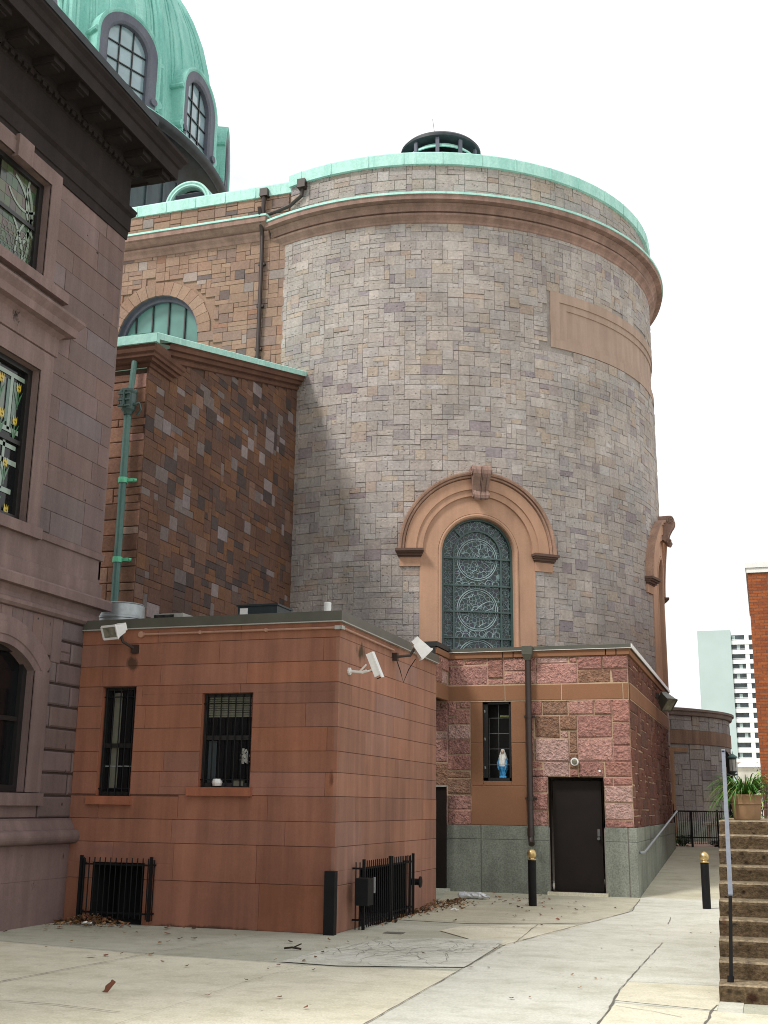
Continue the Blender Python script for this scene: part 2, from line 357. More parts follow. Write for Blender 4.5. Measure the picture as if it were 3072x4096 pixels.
# ------------------------------------------------------------------ mesh builder
class MB:
    def __init__(s): s.v = []; s.f = []; s.c = []
    def face(s, pts, col=None):
        n = len(s.v); s.v += [tuple(p) for p in pts]; s.f.append(tuple(range(n, n + len(pts)))); s.c.append(col)
    def box(s, x0, x1, y0, y1, z0, z1, col=None):
        s.obox(Vector(((x0 + x1) / 2, (y0 + y1) / 2, (z0 + z1) / 2)), Vector(((x1 - x0) / 2, 0, 0)), Vector((0, (y1 - y0) / 2, 0)), Vector((0, 0, (z1 - z0) / 2)), col)
    def obox(s, c, a, b, d, col=None):
        n = len(s.v)
        for i in (-1, 1):
            for j in (-1, 1):
                for k in (-1, 1): s.v.append(tuple(c + i * a + j * b + k * d))
        for q in ((0, 1, 3, 2), (4, 6, 7, 5), (0, 4, 5, 1), (2, 3, 7, 6), (0, 2, 6, 4), (1, 5, 7, 3)):
            s.f.append(tuple(n + i for i in q)); s.c.append(col)
    def bar(s, p, q, wa, wb, up=Vector((0, 0, 1)), col=None):
        p = Vector(p); q = Vector(q); d = q - p
        a = d.cross(up)
        if a.length < 1e-6: a = d.cross(Vector((1, 0, 0)))
        a.normalize(); b = a.cross(d).normalized()
        s.obox((p + q) / 2, d / 2, a * wa / 2, b * wb / 2, col)
    def tube(s, pts, r, seg=10, col=None, cap=True):
        pts = [Vector(p) for p in pts]
        rs = r if isinstance(r, (list, tuple)) else [r] * len(pts)
        n0 = len(s.v); prev = None
        for i, p in enumerate(pts):
            d = (pts[min(i + 1, len(pts) - 1)] - pts[max(i - 1, 0)]).normalized()
            a = (prev - d * prev.dot(d)) if prev is not None else d.cross(Vector((0, 0, 1)))
            if a.length < 1e-4: a = d.cross(Vector((1, 0, 0)))
            a.normalize(); prev = a; b = d.cross(a)
            for k in range(seg):
                t = 2 * PI * k / seg
                s.v.append(tuple(p + rs[i] * (math.cos(t) * a + math.sin(t) * b)))
        for i in range(len(pts) - 1):
            for k in range(seg):
                k2 = (k + 1) % seg
                s.f.append((n0 + i * seg + k, n0 + i * seg + k2, n0 + (i + 1) * seg + k2, n0 + (i + 1) * seg + k)); s.c.append(col)
        if cap:
            s.f.append(tuple(n0 + k for k in range(seg))[::-1]); s.c.append(col)
            m = n0 + (len(pts) - 1) * seg
            s.f.append(tuple(m + k for k in range(seg))); s.c.append(col)
    def lathe(s, prof, cx=0, cy=0, a0=0, a1=2 * PI, n=48, col=None, capends=False):
        n0 = len(s.v); full = abs(a1 - a0 - 2 * PI) < 1e-6
        m = n if full else n + 1
        for i in range(m):
            t = a0 + (a1 - a0) * i / n
            for (r, z) in prof: s.v.append((cx + r * math.cos(t), cy + r * math.sin(t), z))
        k = len(prof)
        for i in range(n):
            i2 = (i + 1) % m
            for j in range(k - 1):
                s.f.append((n0 + i * k + j, n0 + i2 * k + j, n0 + i2 * k + j + 1, n0 + i * k + j + 1)); s.c.append(col)
        if capends and not full:
            s.f.append(tuple(n0 + j for j in range(k))); s.c.append(col)
            s.f.append(tuple(n0 + n * k + j for j in range(k))[::-1]); s.c.append(col)
    def strip(s, rows, col=None, closed=False):
        n0 = len(s.v); k = len(rows[0])
        for r in rows: s.v += [tuple(p) for p in r]
        for i in range(len(rows) - 1):
            for j in range(k - 1 + (1 if closed else 0)):
                j2 = (j + 1) % k
                s.f.append((n0 + i * k + j, n0 + i * k + j2, n0 + (i + 1) * k + j2, n0 + (i + 1) * k + j)); s.c.append(col)
    def prism(s, poly, fn, t0, t1, col=None):
        """poly: 2D outline; fn(a, b, t) -> 3D; extruded from t0 to t1."""
        A = [fn(a, b, t0) for a, b in poly]; B = [fn(a, b, t1) for a, b in poly]
        s.face(A, col); s.face(B[::-1], col)
        n = len(poly)
        for i in range(n):
            j = (i + 1) % n; s.face([A[i], A[j], B[j], B[i]], col)
    def mesh(s, name, mat, smooth=False):
        me = bpy.data.meshes.new(name)
        me.from_pydata(s.v, [], s.f)
        me.materials.append(mat)
        if all(c is None for c in s.c) and mat.name in ATTR_DEFAULT: s.c = [ATTR_DEFAULT[mat.name]] * len(s.f)
        if any(c is not None for c in s.c):
            at = me.color_attributes.new('Col', 'FLOAT_COLOR', 'CORNER')
            buf = []
            for f, c in zip(s.f, s.c):
                c = c or (0.2, 0.2, 0.2)
                buf += [c[0], c[1], c[2], 1.0] * len(f)
            at.data.foreach_set('color', buf)
        if smooth:
            me.polygons.foreach_set('use_smooth', [True] * len(me.polygons))
        me.validate(); me.update()
        return me
    def build(s, name, mat, parent=None, smooth=False, label=None):
        o = bpy.data.objects.new(name, s.mesh(name, mat, smooth))
        S.collection.objects.link(o)
        if smooth:
            md = o.modifiers.new('edges', 'EDGE_SPLIT'); md.split_angle = R(40)
        if parent is not None:
            o.parent = parent
            o.matrix_parent_inverse = Matrix.Translation(-world_loc(parent))
        if label: o['label'] = label
        return o

def world_loc(o):
    v = o.location.copy()
    return v if o.type == 'EMPTY' else Vector((0, 0, 0)) if o.parent is not None else v

def thing(name, label, cat, loc=(0, 0, 0), group=None):
    o = bpy.data.objects.new(name, None)
    S.collection.objects.link(o)
    o.location = loc; o['label'] = label; o['category'] = cat
    o.empty_display_size = 0.3
    if group: o['group'] = group
    return o

def tag(o, label, cat, group=None, kind=None):
    o['label'] = label; o['category'] = cat
    if group: o['group'] = group
    if kind: o['kind'] = kind
    return o

def struct(o, kind='structure'):
    o['kind'] = kind; return o

def copy_thing(o, loc, rot=None, label=None):
    c = o.copy(); S.collection.objects.link(c); c.location = loc
    if rot is not None: c.rotation_euler = rot
    if label: c['label'] = label
    for ch in o.children:
        d = ch.copy(); S.collection.objects.link(d); d.parent = c
        d.matrix_parent_inverse = ch.matrix_parent_inverse.copy()
    return c

# surfaces: (u, v, d) -> point, d = distance out of the wall
def cyl(cx, cy, rad): return lambda u, v, d: (cx + (rad + d) * math.cos(u / rad), cy + (rad + d) * math.sin(u / rad), v)
def wall_y(Y): return lambda u, v, d: (u, Y - d, v)
def wall_x(X): return lambda u, v, d: (X + d, u, v)

def shade(c, k): return tuple(max(0.0, x * k) for x in c)

def pick(rng, pal):
    t = rng.random() * sum(w for _, w in pal)
    for c, wt in pal:
        t -= wt
        if t <= 0: break
    k = rng.uniform(0.92, 1.08); j = rng.uniform(-0.03, 0.03)
    return (c[0] * k * (1 + j), c[1] * k, c[2] * k * (1 - j))

def stone_block(mb, P, a0, a1, b0, b1, d, bev, col, nseg=1, tilt=0.0, rng=None):
    """one bevelled stone, its face d proud of the wall plane"""
    us = [a0 + (a1 - a0) * i / nseg for i in range(nseg + 1)]
    o = [(a0, b0), (a1, b0), (a1, b1), (a0, b1)]
    i_ = [(a0 + bev, b0 + bev), (a1 - bev, b0 + bev), (a1 - bev, b1 - bev), (a0 + bev, b1 - bev)]
    tl = [d + (rng.uniform(-tilt, tilt) if tilt else 0) for _ in range(4)]
    if tilt: i_ = [(p[0] + rng.uniform(-1, 1) * min(tilt, .009), p[1] + rng.uniform(-1, 1) * min(tilt, .009)) for p in i_]
    F = [P(p[0], p[1], t) for p, t in zip(i_, tl)]
    E = [P(p[0], p[1], t - bev * 0.8) for p, t in zip(o, tl)]
    B = [P(p[0], p[1], -0.05) for p in o]
    mb.face(F, col)
    for k in range(4):
        k2 = (k + 1) % 4
        mb.face([E[k], E[k2], F[k2], F[k]], col)
        mb.face([B[k], B[k2], E[k2], E[k]], col)

def ashlar(mb, P, u0, u1, v0, v1, uw, uh, sizes, pal, rng, keep=None, joint=0.012, depth=0.0, rough=0.012, bev=0.012, tilt=0.0):
    """random ashlar: stones of varying cell sizes packed on a grid"""
    nu = max(1, round((u1 - u0) / uw)); nv = max(1, round((v1 - v0) / uh))
    du = (u1 - u0) / nu; dv = (v1 - v0) / nv
    G = [[False] * nu for _ in range(nv)]
    tot = sum(wt for _, wt in sizes)
    for j in range(nv):
        for i in range(nu):
            if G[j][i]: continue
            t = rng.random() * tot
            for (sw, sh), wt in sizes:
                t -= wt
                if t <= 0: break
            sw = min(sw, nu - i); sh = min(sh, nv - j)
            run = 0
            while run < sw and not G[j][i + run]: run += 1
            if 0 < nu - i - run < 2 and not G[j][nu - 1]: run = nu - i if all(not G[j][q] for q in range(i, nu)) else run
            sw = run
            ok = True
            for b in range(1, sh):
                if any(G[j + b][q] for q in range(i, i + sw)): ok = False
            if not ok: sh = 1
            for b in range(sh):
                for q in range(i, i + sw): G[j + b][q] = True
            a0, a1, b0, b1 = u0 + i * du, u0 + (i + sw) * du, v0 + j * dv, v0 + (j + sh) * dv
            if keep and not keep(a0, a1, b0, b1): continue
            h = joint / 2
            stone_block(mb, P, a0 + h, a1 - h, b0 + h, b1 - h, depth + rng.uniform(-rough, rough), bev, pick(rng, pal), tilt=tilt, rng=rng)

def backing(mb, P, u0, u1, v0, v1, du, dv, d, keep=None):
    nu = max(1, round((u1 - u0) / du)); nv = max(1, round((v1 - v0) / dv))
    for i in range(nu):
        for j in range(nv):
            a0 = u0 + (u1 - u0) * i / nu; a1 = u0 + (u1 - u0) * (i + 1) / nu
            b0 = v0 + (v1 - v0) * j / nv; b1 = v0 + (v1 - v0) * (j + 1) / nv
            if keep and not keep((a0 + a1) / 2, (b0 + b1) / 2): continue
            mb.face([P(a0, b0, d), P(a1, b0, d), P(a1, b1, d), P(a0, b1, d)])

def rect_minus(r, holes):
    out = [r]
    for (h0, h1, g0, g1) in holes:
        nxt = []
        for (a0, a1, b0, b1) in out:
            if h0 >= a1 or h1 <= a0 or g0 >= b1 or g1 <= b0: nxt.append((a0, a1, b0, b1)); continue
            if b0 < g0: nxt.append((a0, a1, b0, g0))
            if b1 > g1: nxt.append((a0, a1, g1, b1))
            m0, m1 = max(b0, g0), min(b1, g1)
            if a0 < h0: nxt.append((a0, h0, m0, m1))
            if a1 > h1: nxt.append((h1, a1, m0, m1))
        out = nxt
    return out

def coursed(mb, P, u0, u1, levels, lens, pal, rng, holes=(), joint=0.01, depth=0.0, bev=0.006, rough=0.004, tilt=0.0, vj=1.0):
    """regular courses of cut blocks between the given levels, blocks cut round the holes"""
    for v0, v1 in zip(levels, levels[1:]):
        u = u0 - rng.uniform(0, lens[0])
        while u < u1:
            e = u + rng.uniform(*lens)
            a0, a1 = max(u, u0), min(e, u1)
            u = e
            if a1 - a0 < 0.02: continue
            col = pick(rng, pal); d = depth + rng.uniform(-rough, rough)
            for (p0, p1, q0, q1) in rect_minus((a0, a1, v0, v1), holes):
                j0 = vj * joint / 2 if p0 == a0 and a0 > u0 else 0; j1 = vj * joint / 2 if p1 == a1 and a1 < u1 else 0
                k0 = joint / 2 if q0 == v0 else 0; k1 = joint / 2 if q1 == v1 else 0
                if p1 - p0 < 0.03 or q1 - q0 < 0.03: continue
                stone_block(mb, P, p0 + j0, p1 - j1, q0 + k0, q1 - k1, d, bev, col, tilt=tilt, rng=rng)

def wall_holes(mb, P, u0, u1, v0, v1, holes, d):
    for (a0, a1, b0, b1) in rect_minus((u0, u1, v0, v1), holes):
        n = max(1, int((a1 - a0) / 1.0))
        for i in range(n):
            x0 = a0 + (a1 - a0) * i / n; x1 = a0 + (a1 - a0) * (i + 1) / n
            mb.face([P(x0, b0, d), P(x1, b0, d), P(x1, b1, d), P(x0, b1, d)])

def reveal(mb, P, a0, a1, b0, b1, d0, d1, col=None):
    e = .004; c = [(a0 + e, b0 + e), (a1 - e, b0 + e), (a1 - e, b1 - e), (a0 + e, b1 - e)]
    for k in range(4):
        p, q = c[k], c[(k + 1) % 4]
        mb.face([P(*p, d0), P(*q, d0), P(*q, d1), P(*p, d1)], col)

def ubox(mb, P, a0, a1, b0, b1, d0, d1, n=1, col=None):
    """box on a wall surface, split along u so it follows a curve"""
    for i in range(n):
        x0 = a0 + (a1 - a0) * i / n; x1 = a0 + (a1 - a0) * (i + 1) / n
        q = [(x0, b0), (x1, b0), (x1, b1), (x0, b1)]
        A = [P(*p, d0) for p in q]; B = [P(*p, d1) for p in q]
        mb.face(B, col)
        mb.face([A[0], A[1], B[1], B[0]], col); mb.face([A[2], A[3], B[3], B[2]], col)
        if i == 0: mb.face([A[3], A[0], B[0], B[3]], col)
        if i == n - 1: mb.face([A[1], A[2], B[2], B[1]], col)

def arch_path(uc, vs, vb, r, n=24, legs=True):
    p = []
    if legs: p.append((uc - r, vb))
    for i in range(n + 1):
        t = PI - PI * i / n
        p.append((uc + r * math.cos(t), vs + r * math.sin(t)))
    if legs: p.append((uc + r, vb))
    return p

def arch_sweep(mb, P, uc, vs, vb, r, prof, n=24, legs=True, col=None):
    rows = []
    for (wd, d) in prof:
        rows.append([P(a, b, d) for a, b in arch_path(uc, vs, vb, r + wd, n, legs)])
    mb.strip(rows, col)
    if not legs:
        for k in (0, -1): mb.face([row[k] for row in rows], col)

def arch_fill(mb, P, uc, vs, vb, r, d, n=24, col=None):
    path = arch_path(uc, vs, vb, r, n)
    ln = len(path)
    for i in range(ln // 2):
        a, b = path[i], path[i + 1]; c, e = path[ln - 2 - i], path[ln - 1 - i]
        m = 6
        for k in range(m):
            f0, f1 = k / m, (k + 1) / m
            lerp = lambda p, q, t: (p[0] + (q[0] - p[0]) * t, p[1] + (q[1] - p[1]) * t)
            mb.face([P(*lerp(a, e, f0), d), P(*lerp(a, e, f1), d), P(*lerp(b, c, f1), d), P(*lerp(b, c, f0), d)], col)

def in_arch(u, v, uc, vs, vb, r):
    if v < vb: return False
    if v <= vs: return abs(u - uc) < r
    return (u - uc) ** 2 + (v - vs) ** 2 < r * r

def rect_hits_arch(a0, a1, b0, b1, uc, vs, vb, r):
    cu = min(max(uc, a0), a1); cv = min(max(vs, b0), b1)
    if (cu - uc) ** 2 + (cv - vs) ** 2 < r * r: return True
    return a1 > uc - r and a0 < uc + r and b1 > vb and b0 < vs

#__SECTIONS__
# ------------------------------------------------------------------ the church: apse, choir wall, dome
rng = random.Random(7)
CX0, CY0, RA = -9.08, 31.805, 6.7
church = thing('church', 'large stone church with a round apse and a green copper dome', 'church', (CX0, CY0, 0))
PA = cyl(CX0, CY0, RA)
deg = lambda a: R(a) * RA
PAL_DRUM = [((0.360, 0.323, 0.299), 34), ((0.345, 0.309, 0.287), 30), ((0.328, 0.292, 0.275), 22), ((0.296, 0.259, 0.256), 8), ((0.360, 0.304, 0.258), 9),
            ((0.340, 0.275, 0.237), 4), ((0.387, 0.351, 0.332), 8), ((0.256, 0.218, 0.226), 2)]
SIZ = [((2, 1), 8), ((3, 1), 8), ((2, 2), 9), ((3, 2), 9), ((4, 2), 4), ((1, 1), 3), ((4, 1), 2), ((1, 2), 2)]
M['hood'] = stone_mat('weathered_hood_stone', (0.36, 0.225, 0.165), bump=0.2, big=0.25, streak=0.15)
WINS = [(deg(-63.5), 7.35, 4.2, 0.875), (0.0, 7.35, 4.2, 0.875)]
PAN = (deg(-46.1), deg(46.1), 12.87, 14.36)
def keep_drum(a0, a1, b0, b1):
    for wv in WINS:
        if rect_hits_arch(a0, a1, b0, b1, wv[0], wv[1], wv[2], wv[3] + 0.06): return False
    return not (a1 > PAN[0] and a0 < PAN[1] and b1 > PAN[2] + .02 and b0 < PAN[3] - .02)
def keep_back(u, v):
    for wv in WINS:
        if in_arch(u, v, wv[0], wv[1], wv[2], wv[3] + 0.12): return False
    return not (PAN[0] + .1 < u < PAN[1] - .1 and PAN[2] + .1 < v < PAN[3] - .1)
U0, U1 = deg(-110.5), deg(75)
a = MB(); ashlar(a, PA, U0, U1, 3.2, 15.92, 0.132, 0.1285, SIZ, PAL_DRUM, rng, keep_drum, joint=0.005, depth=.010, rough=0.007, bev=0.007, tilt=0.005)
# frame the panel edge stones: stones cut to the panel outline
apse = a.build('apse_wall', M['drum'], church, label='curved grey ashlar wall of the apse')
b = MB(); backing(b, PA, U0, U1, 0.0, 15.92, 0.14, 0.14, -0.018, keep_back)
b.build('mortar', M['mortar_grey'], apse)
# inscription panel: smooth slab with two sunk borders
pn = MB()
ring = [(PAN[0], PAN[1], PAN[2], PAN[3], 0.03), (deg(-43.9), deg(43.9), PAN[2] + .0, 14.12, 0.03)]
def frame_ring(mb, P, o, i, d_o, d_i, n=26):
    """flat border between rectangles o and i at depth d_o, then a step down to d_i round the inner edge"""
    (a0, a1, b0, b1), (c0, c1, e0, e1) = o, i
    ubox(mb, P, a0, a1, e1, b1, d_i - .02, d_o, n)
    ubox(mb, P, a0, a1, b0, e0, d_i - .02, d_o, n)
    ubox(mb, P, a0, c0, e0, e1, d_i - .02, d_o, 1); ubox(mb, P, c1, a1, e0, e1, d_i - .02, d_o, 1)
r0 = (PAN[0] - .02, PAN[1] + .02, PAN[2] - .02, PAN[3] + .02); r1 = (deg(-43.9), deg(43.9), 13.08, 14.12); r2_ = (deg(-41.8), deg(41.8), 13.2, 13.94)
frame_ring(pn, PA, r0, r1, 0.018, -0.03); frame_ring(pn, PA, r1, r2_, -0.012, -0.06)
ubox(pn, PA, r2_[0], r2_[1], r2_[2], r2_[3], -0.09, -0.04, 26)
pn.build('inscription_panel', M['panel'], church, label='blank buff stone panel sunk in the apse wall')

# cornice
prof = [(6.68, 15.86), (6.735, 15.90), (6.745, 15.95), (6.79, 16.0), (6.85, 16.05), (6.865, 16.10), (6.78, 16.11), (6.78, 16.15), (6.845, 16.16), (6.85, 16.21), (6.88, 16.27), (6.94, 16.32),
        (6.945, 16.34), (6.91, 16.35), (7.10, 16.36), (7.11, 16.50), (6.7, 16.56)]
c = MB(); c.lathe(prof, CX0, CY0, R(-111.3), R(75), 110, capends=True); c.build('cornice', M['cornice'], church, label='moulded brown stone cornice round the apse')
c = MB(); c.lathe([(7.108, 16.49), (7.135, 16.49), (7.135, 16.55), (6.72, 16.63), (6.7, 16.6)], CX0, CY0, R(-111.3), R(75), 110, capends=True)
c.build('cornice_flashing', M['copper'], church)
a = MB(); ashlar(a, PA, deg(-107), U1, 16.58, 17.56, 0.15, 0.14, [((2, 1), 5), ((3, 1), 8), ((2, 2), 7), ((3, 2), 7), ((4, 2), 4), ((1, 1), 1)], PAL_DRUM, rng, None, joint=0.007, depth=.01, rough=0.010, bev=0.01)
pw = a.build('parapet', M['drum'], church)
b = MB(); backing(b, PA, deg(-107), U1, 16.5, 17.6, 0.3, 0.5, -0.03); b.build('mortar', M['mortar_grey'], pw)
c = MB(); c.lathe([(6.70, 17.53), (6.79, 17.53), (6.80, 17.84), (6.78, 17.87), (6.3, 17.93), (6.2, 17.6)], CX0, CY0, R(-107.2), R(75), 120, capends=True)
for k in range(22):
    t = R(-104 + k * 8.3 + rng.uniform(-.4, .4))
    n_ = Vector((math.cos(t), math.sin(t), 0)); tt = Vector((-math.sin(t), math.cos(t), 0))
    c.obox(Vector((CX0, CY0, 17.69)) + n_ * 6.803, n_ * 0.008, tt * 0.014, Vector((0, 0, 0.165)))
c.build('coping', M['copper'], church, label='broad green copper coping of the apse')
c = MB(); c.lathe([(6.45, 17.7), (5, 18.05), (0.01, 18.7)], CX0, CY0, R(-112), R(100), 40)
c.build('apse_roof', M['copper'], church)

# arched windows of the apse
def arched_window(wv, lab):
    uc, vsp, vb, r = wv
    s = MB()
    arch_sweep(s, PA, uc, vsp, vb, r, [(0, -0.30), (0, 0.0), (0.012, 0.035), (0.05, 0.055), (0.085, 0.045), (0.092, 0.015), (0.10, 0.035), (0.525, 0.035), (0.53, -0.05)], 36)
    fr = s.build('window_frame', M['trim'], church, label=lab)
    s = MB()   # archivolt with a moulded outer edge
    arch_sweep(s, PA, uc, vsp + .07, vb, r, [(0.44, 0.02), (0.45, 0.085), (0.60, 0.09), (0.605, 0.12), (0.86, 0.125), (0.865, 0.0)], 40, legs=False)
    s.build('archivolt', M['trim'], fr)
    s = MB(); arch_sweep(s, PA, uc, vsp + .07, vb, r, [(0.872, 0.10), (0.885, 0.17), (0.92, 0.175), (0.925, 0.15), (0.935, 0.15), (0.94, 0.21), (0.975, 0.225), (1.005, 0.23), (1.01, -0.03)], 40, legs=False); s.build('hood_mould', M['hood'], fr)
    for sg in (-1, 1):
        s = MB(); u = uc + sg * (r + .53)
        lo, hi = (u - .02, u + .47) if sg > 0 else (u - .47, u + .02)
        ubox(s, PA, lo, hi, 7.02, 7.24, -0.03, 0.05, 3); ib = s.build('impost', M['trim'], fr); s = MB()
        for (z0, z1, dd, ex) in ((7.24, 7.27, .08, .02), (7.27, 7.32, .13, .04), (7.32, 7.36, .18, .06), (7.36, 7.42, .23, .08)):
            ubox(s, PA, lo - ex, hi + ex, z0, z1, -0.03, dd, 3)
        s.build('impost_cap', M['soottrim'], fr)
    # keystone console: S-shaped side outline, (d, z)
    ks = MB()
    side = [(d_ * .82, z_) for d_, z_ in [(0.0, 8.78), (0.16, 8.75), (0.235, 8.70), (0.28, 8.62), (0.34, 8.60), (0.39, 8.64), (0.40, 8.71), (0.37, 8.78), (0.31, 8.83), (0.36, 8.95), (0.43, 9.06), (0.49, 9.13), (0.535, 9.21), (0.54, 9.30),
            (0.50, 9.385), (0.43, 9.42), (0.30, 9.425), (0.12, 9.42), (0.0, 9.42)]]
    def pz(z, t): return uc + t * (0.16 + 0.055 * (z - 8.6) / 0.82)
    for (t0, t1, sh) in ((-1, -.66, 0.0), (-.66, -.12, -0.025), (-.12, -.05, -0.05), (-.05, .05, -0.02), (.05, .12, -0.05), (.12, .66, -0.025), (.66, 1, 0.0)):
        ks.prism([(max(0, d + (sh if d > .1 else 0)), z) for d, z in side], lambda d, z, t: PA(pz(z, t), z, d), t0, t1)
    for sg in (-1, 1):      # scroll eyes on the two cheeks
        for (d, z, rr) in ((0.345, 9.29, 0.085), (0.275, 8.71, 0.055)):
            for q in (1.0, 0.55):
                pts = [PA(pz(z, sg) + sg * 0.012, z + rr * q * math.sin(t * PI / 8), d + rr * q * math.cos(t * PI / 8)) for t in range(17)]
                ks.tube(pts, 0.014, 6, cap=False)
    ks.build('keystone', M['cornice'], fr)
    g = MB(); arch_fill(g, PA, uc, vsp, vb, r, -0.20, 28); g.build('pane', M['leaded'], fr)
    k = MB()   # leading drawn as thin bars standing on the glass
    dl = -0.188
    def cpoly(cu, cv, rr, wd, n=40):
        pts = [PA(cu + rr * math.cos(2 * PI * i / n), cv + rr * math.sin(2 * PI * i / n), dl) for i in range(n + 1)]
        k.tube(pts, wd, 5, cap=False)
    for cv in (7.25, 6.05, 4.85):
        cpoly(uc, cv, 0.50, 0.011); cpoly(uc, cv, 0.455, 0.009)
    lr = random.Random(5)
    for cv in (7.25, 6.05, 4.85):     # swirling figure lines in the roundels
        for q in range(16):
            a0 = lr.uniform(0, 2 * PI); rr = lr.uniform(0.05, 0.40); pts = []
            cu, c2 = uc + rr * math.cos(a0), cv + rr * math.sin(a0); hd = lr.uniform(0, 2 * PI)
            for _ in range(7):
                pts.append((cu, c2)); hd += lr.uniform(-.7, .7)
                cu += .055 * math.cos(hd); c2 += .055 * math.sin(hd)
                if (cu - uc) ** 2 + (c2 - cv) ** 2 > .43 ** 2: break
            if len(pts) > 2: k.tube([PA(x, y, dl) for x, y in pts], 0.007, 4)
    for cv in (6.65, 5.45, 6.05, 4.85, 7.25):     # side borders: boxed rosettes
        for sg in (-1, 1):
            for q in range(4):
                zc = cv - .45 + q * .3
                if zc > 7.25: continue
                cu = uc + sg * 0.70
                k.tube([PA(cu + x * .085, zc + y * .12, dl) for x, y in ((-1, -1), (1, -1), (1, 1), (-1, 1), (-1, -1))], 0.007, 4)
                cpoly(cu, zc, 0.06, 0.006, 14)
                k.tube([PA(cu - .08, zc - .11, dl), PA(cu + .08, zc + .11, dl)], 0.005, 4); k.tube([PA(cu + .08, zc - .11, dl), PA(cu - .08, zc + .11, dl)], 0.005, 4)
    for cv in (6.65, 5.45):
        for sg in (-1, 1):
            for q in range(3): cpoly(uc + sg * (.12 + .17 * q), cv + lr.uniform(-.04, .04), 0.085, 0.007, 16)
    for i in range(11):
        t = PI * (i + .5) / 11
        k.tube([PA(uc + .62 * math.cos(t), vsp + .62 * math.sin(t), dl), PA(uc + .8 * math.cos(t), vsp + .8 * math.sin(t), dl)], 0.006, 4)
    k.build('leading', M['came'], fr)
    bb = MB()
    for z in (7.27, 6.62, 6.0, 5.38, 4.75): ubox(bb, PA, uc - r, uc + r, z - .018, z + .018, -0.21, -0.14, 4)
    for sg in (-1, 1): ubox(bb, PA, uc + sg * .585 - .02, uc + sg * .585 + .02, vb, vsp, -0.21, -0.15)
    arch_sweep(bb, PA, uc, vsp, vb, .565, [(0, -.21), (0, -.15), (.04, -.15), (.04, -.21)], 24, legs=False)
    arch_sweep(bb, PA, uc, vsp, vb, r - .045, [(0, -.21), (0, -.12), (.055, -.12)], 30)
    for t in (R(132), R(48)): bb.bar(PA(uc + .59 * math.cos(t), vsp + .59 * math.sin(t), -.17), PA(uc + .82 * math.cos(t), vsp + .82 * math.sin(t), -.17), .035, .05)
    bb.build('glazing_bar', M['bronze'], fr)
arched_window(WINS[0], 'buff stone surround of the stained glass window facing the yard')
arched_window(WINS[1], 'buff stone surround of the window at the far edge of the apse')

# roof ventilator on the apse
VX, VY, VZ = -7.62, 28.0, 17.74
v = MB(); v.lathe([(0.02, 1.92), (0.5, 1.91), (0.86, 1.87), (1.06, 1.80), (1.13, 1.72), (1.13, 1.65), (1.04, 1.61), (0.6, 1.65), (0.02, 1.67)], VX, VY, n=48)
v.v = [(x, y, z + VZ) for x, y, z in v.v]
vent = v.build('roof_ventilator', M['darkcopper'], church, smooth=True, label='round dark copper ventilator showing over the apse coping')
v = MB(); v.lathe([(0.8, -.5), (0.8, 0.4), (0.84, 0.42), (0.84, .5), (0.7, .5)], VX, VY, n=48); v.lathe([(0.97, 1.37), (1.01, 1.37), (1.01, 1.42), (0.97, 1.42), (.97, 1.37)], VX, VY, n=48); v.lathe([(0.84, 1.50), (0.88, 1.50), (0.88, 1.54), (0.84, 1.54), (.84, 1.50)], VX, VY, n=48)
v.v = [(x, y, z + VZ) for x, y, z in v.v]; v.build('ring', M['copper'], vent)
v = MB()
for i in range(10):
    t = 2 * PI * i / 10 + .18; v.box(-.05, .05, -.03, .03, 0, 1.62); n8 = len(v.v) - 8
    for q in range(n8, n8 + 8):
        x, y, z = v.v[q]; y += 1.04
        v.v[q] = (VX + x * math.cos(t) - y * math.sin(t), VY + x * math.sin(t) + y * math.cos(t), VZ + z)
v.lathe([(0.62, 0), (0.62, 1.45)], VX, VY, n=32); n_ = len(v.v) - 64
for q in range(n_, len(v.v)): x, y, z = v.v[q]; v.v[q] = (x, y, z + VZ)
v.build('upright', M['purplelead'], vent)
v = MB(); v.tube([(VX - .1, VY, VZ + 1.8), (VX - .24, VY, VZ + 2.9)], .006, 5); v.build('thin_rod', M['black'], vent)  # thin rod standing in for small dashes above the ventilator

# choir side wall left of the apse
YN = 25.44
PN = wall_y(YN)
PAL_TAN = [((0.277, 0.185, 0.135), 30), ((0.260, 0.169, 0.126), 28), ((0.246, 0.165, 0.131), 14), ((0.202, 0.142, 0.120), 8), ((0.295, 0.203, 0.150), 10), ((0.273, 0.223, 0.200), 4), ((0.132, 0.102, 0.097), 4), ((0.242, 0.138, 0.098), 4)]
LU = (-14.85, 13.72, 10.0, 1.22)
keepn = lambda a0, a1, b0, b1: not rect_hits_arch(a0, a1, b0, b1, LU[0], LU[1], LU[2], LU[3] + .33)
a = MB(); ashlar(a, PN, -24, -11.05, 9.5, 16.16, 0.14, 0.133, SIZ, PAL_TAN, rng, keepn, joint=0.007, depth=.008, rough=0.008, bev=0.008)
nw = a.build('choir_wall', M['tanstone'], church, label='flat tan ashlar wall left of the apse')
b = MB(); backing(b, PN, -24, -11.0, 0, 16.2, .2, .2, -0.03, lambda u, vv: not in_arch(u, vv, LU[0], LU[1], LU[2], LU[3] + .1)); b.build('mortar', M['mortar_tan'], nw)
a = MB(); ashlar(a, PN, -24, -11.1, 16.75, 17.45, 0.17, 0.14, [((2, 1), 5), ((3, 1), 8), ((2, 2), 5), ((3, 2), 4)], PAL_TAN, rng, None, joint=0.012, bev=0.012)
pw = a.build('parapet', M['tanstone'], church)
b = MB(); backing(b, PN, -24, -11.0, 16.6, 17.5, 1, .9, -0.03); b.build('mortar', M['mortar_tan'], pw)
c = MB()
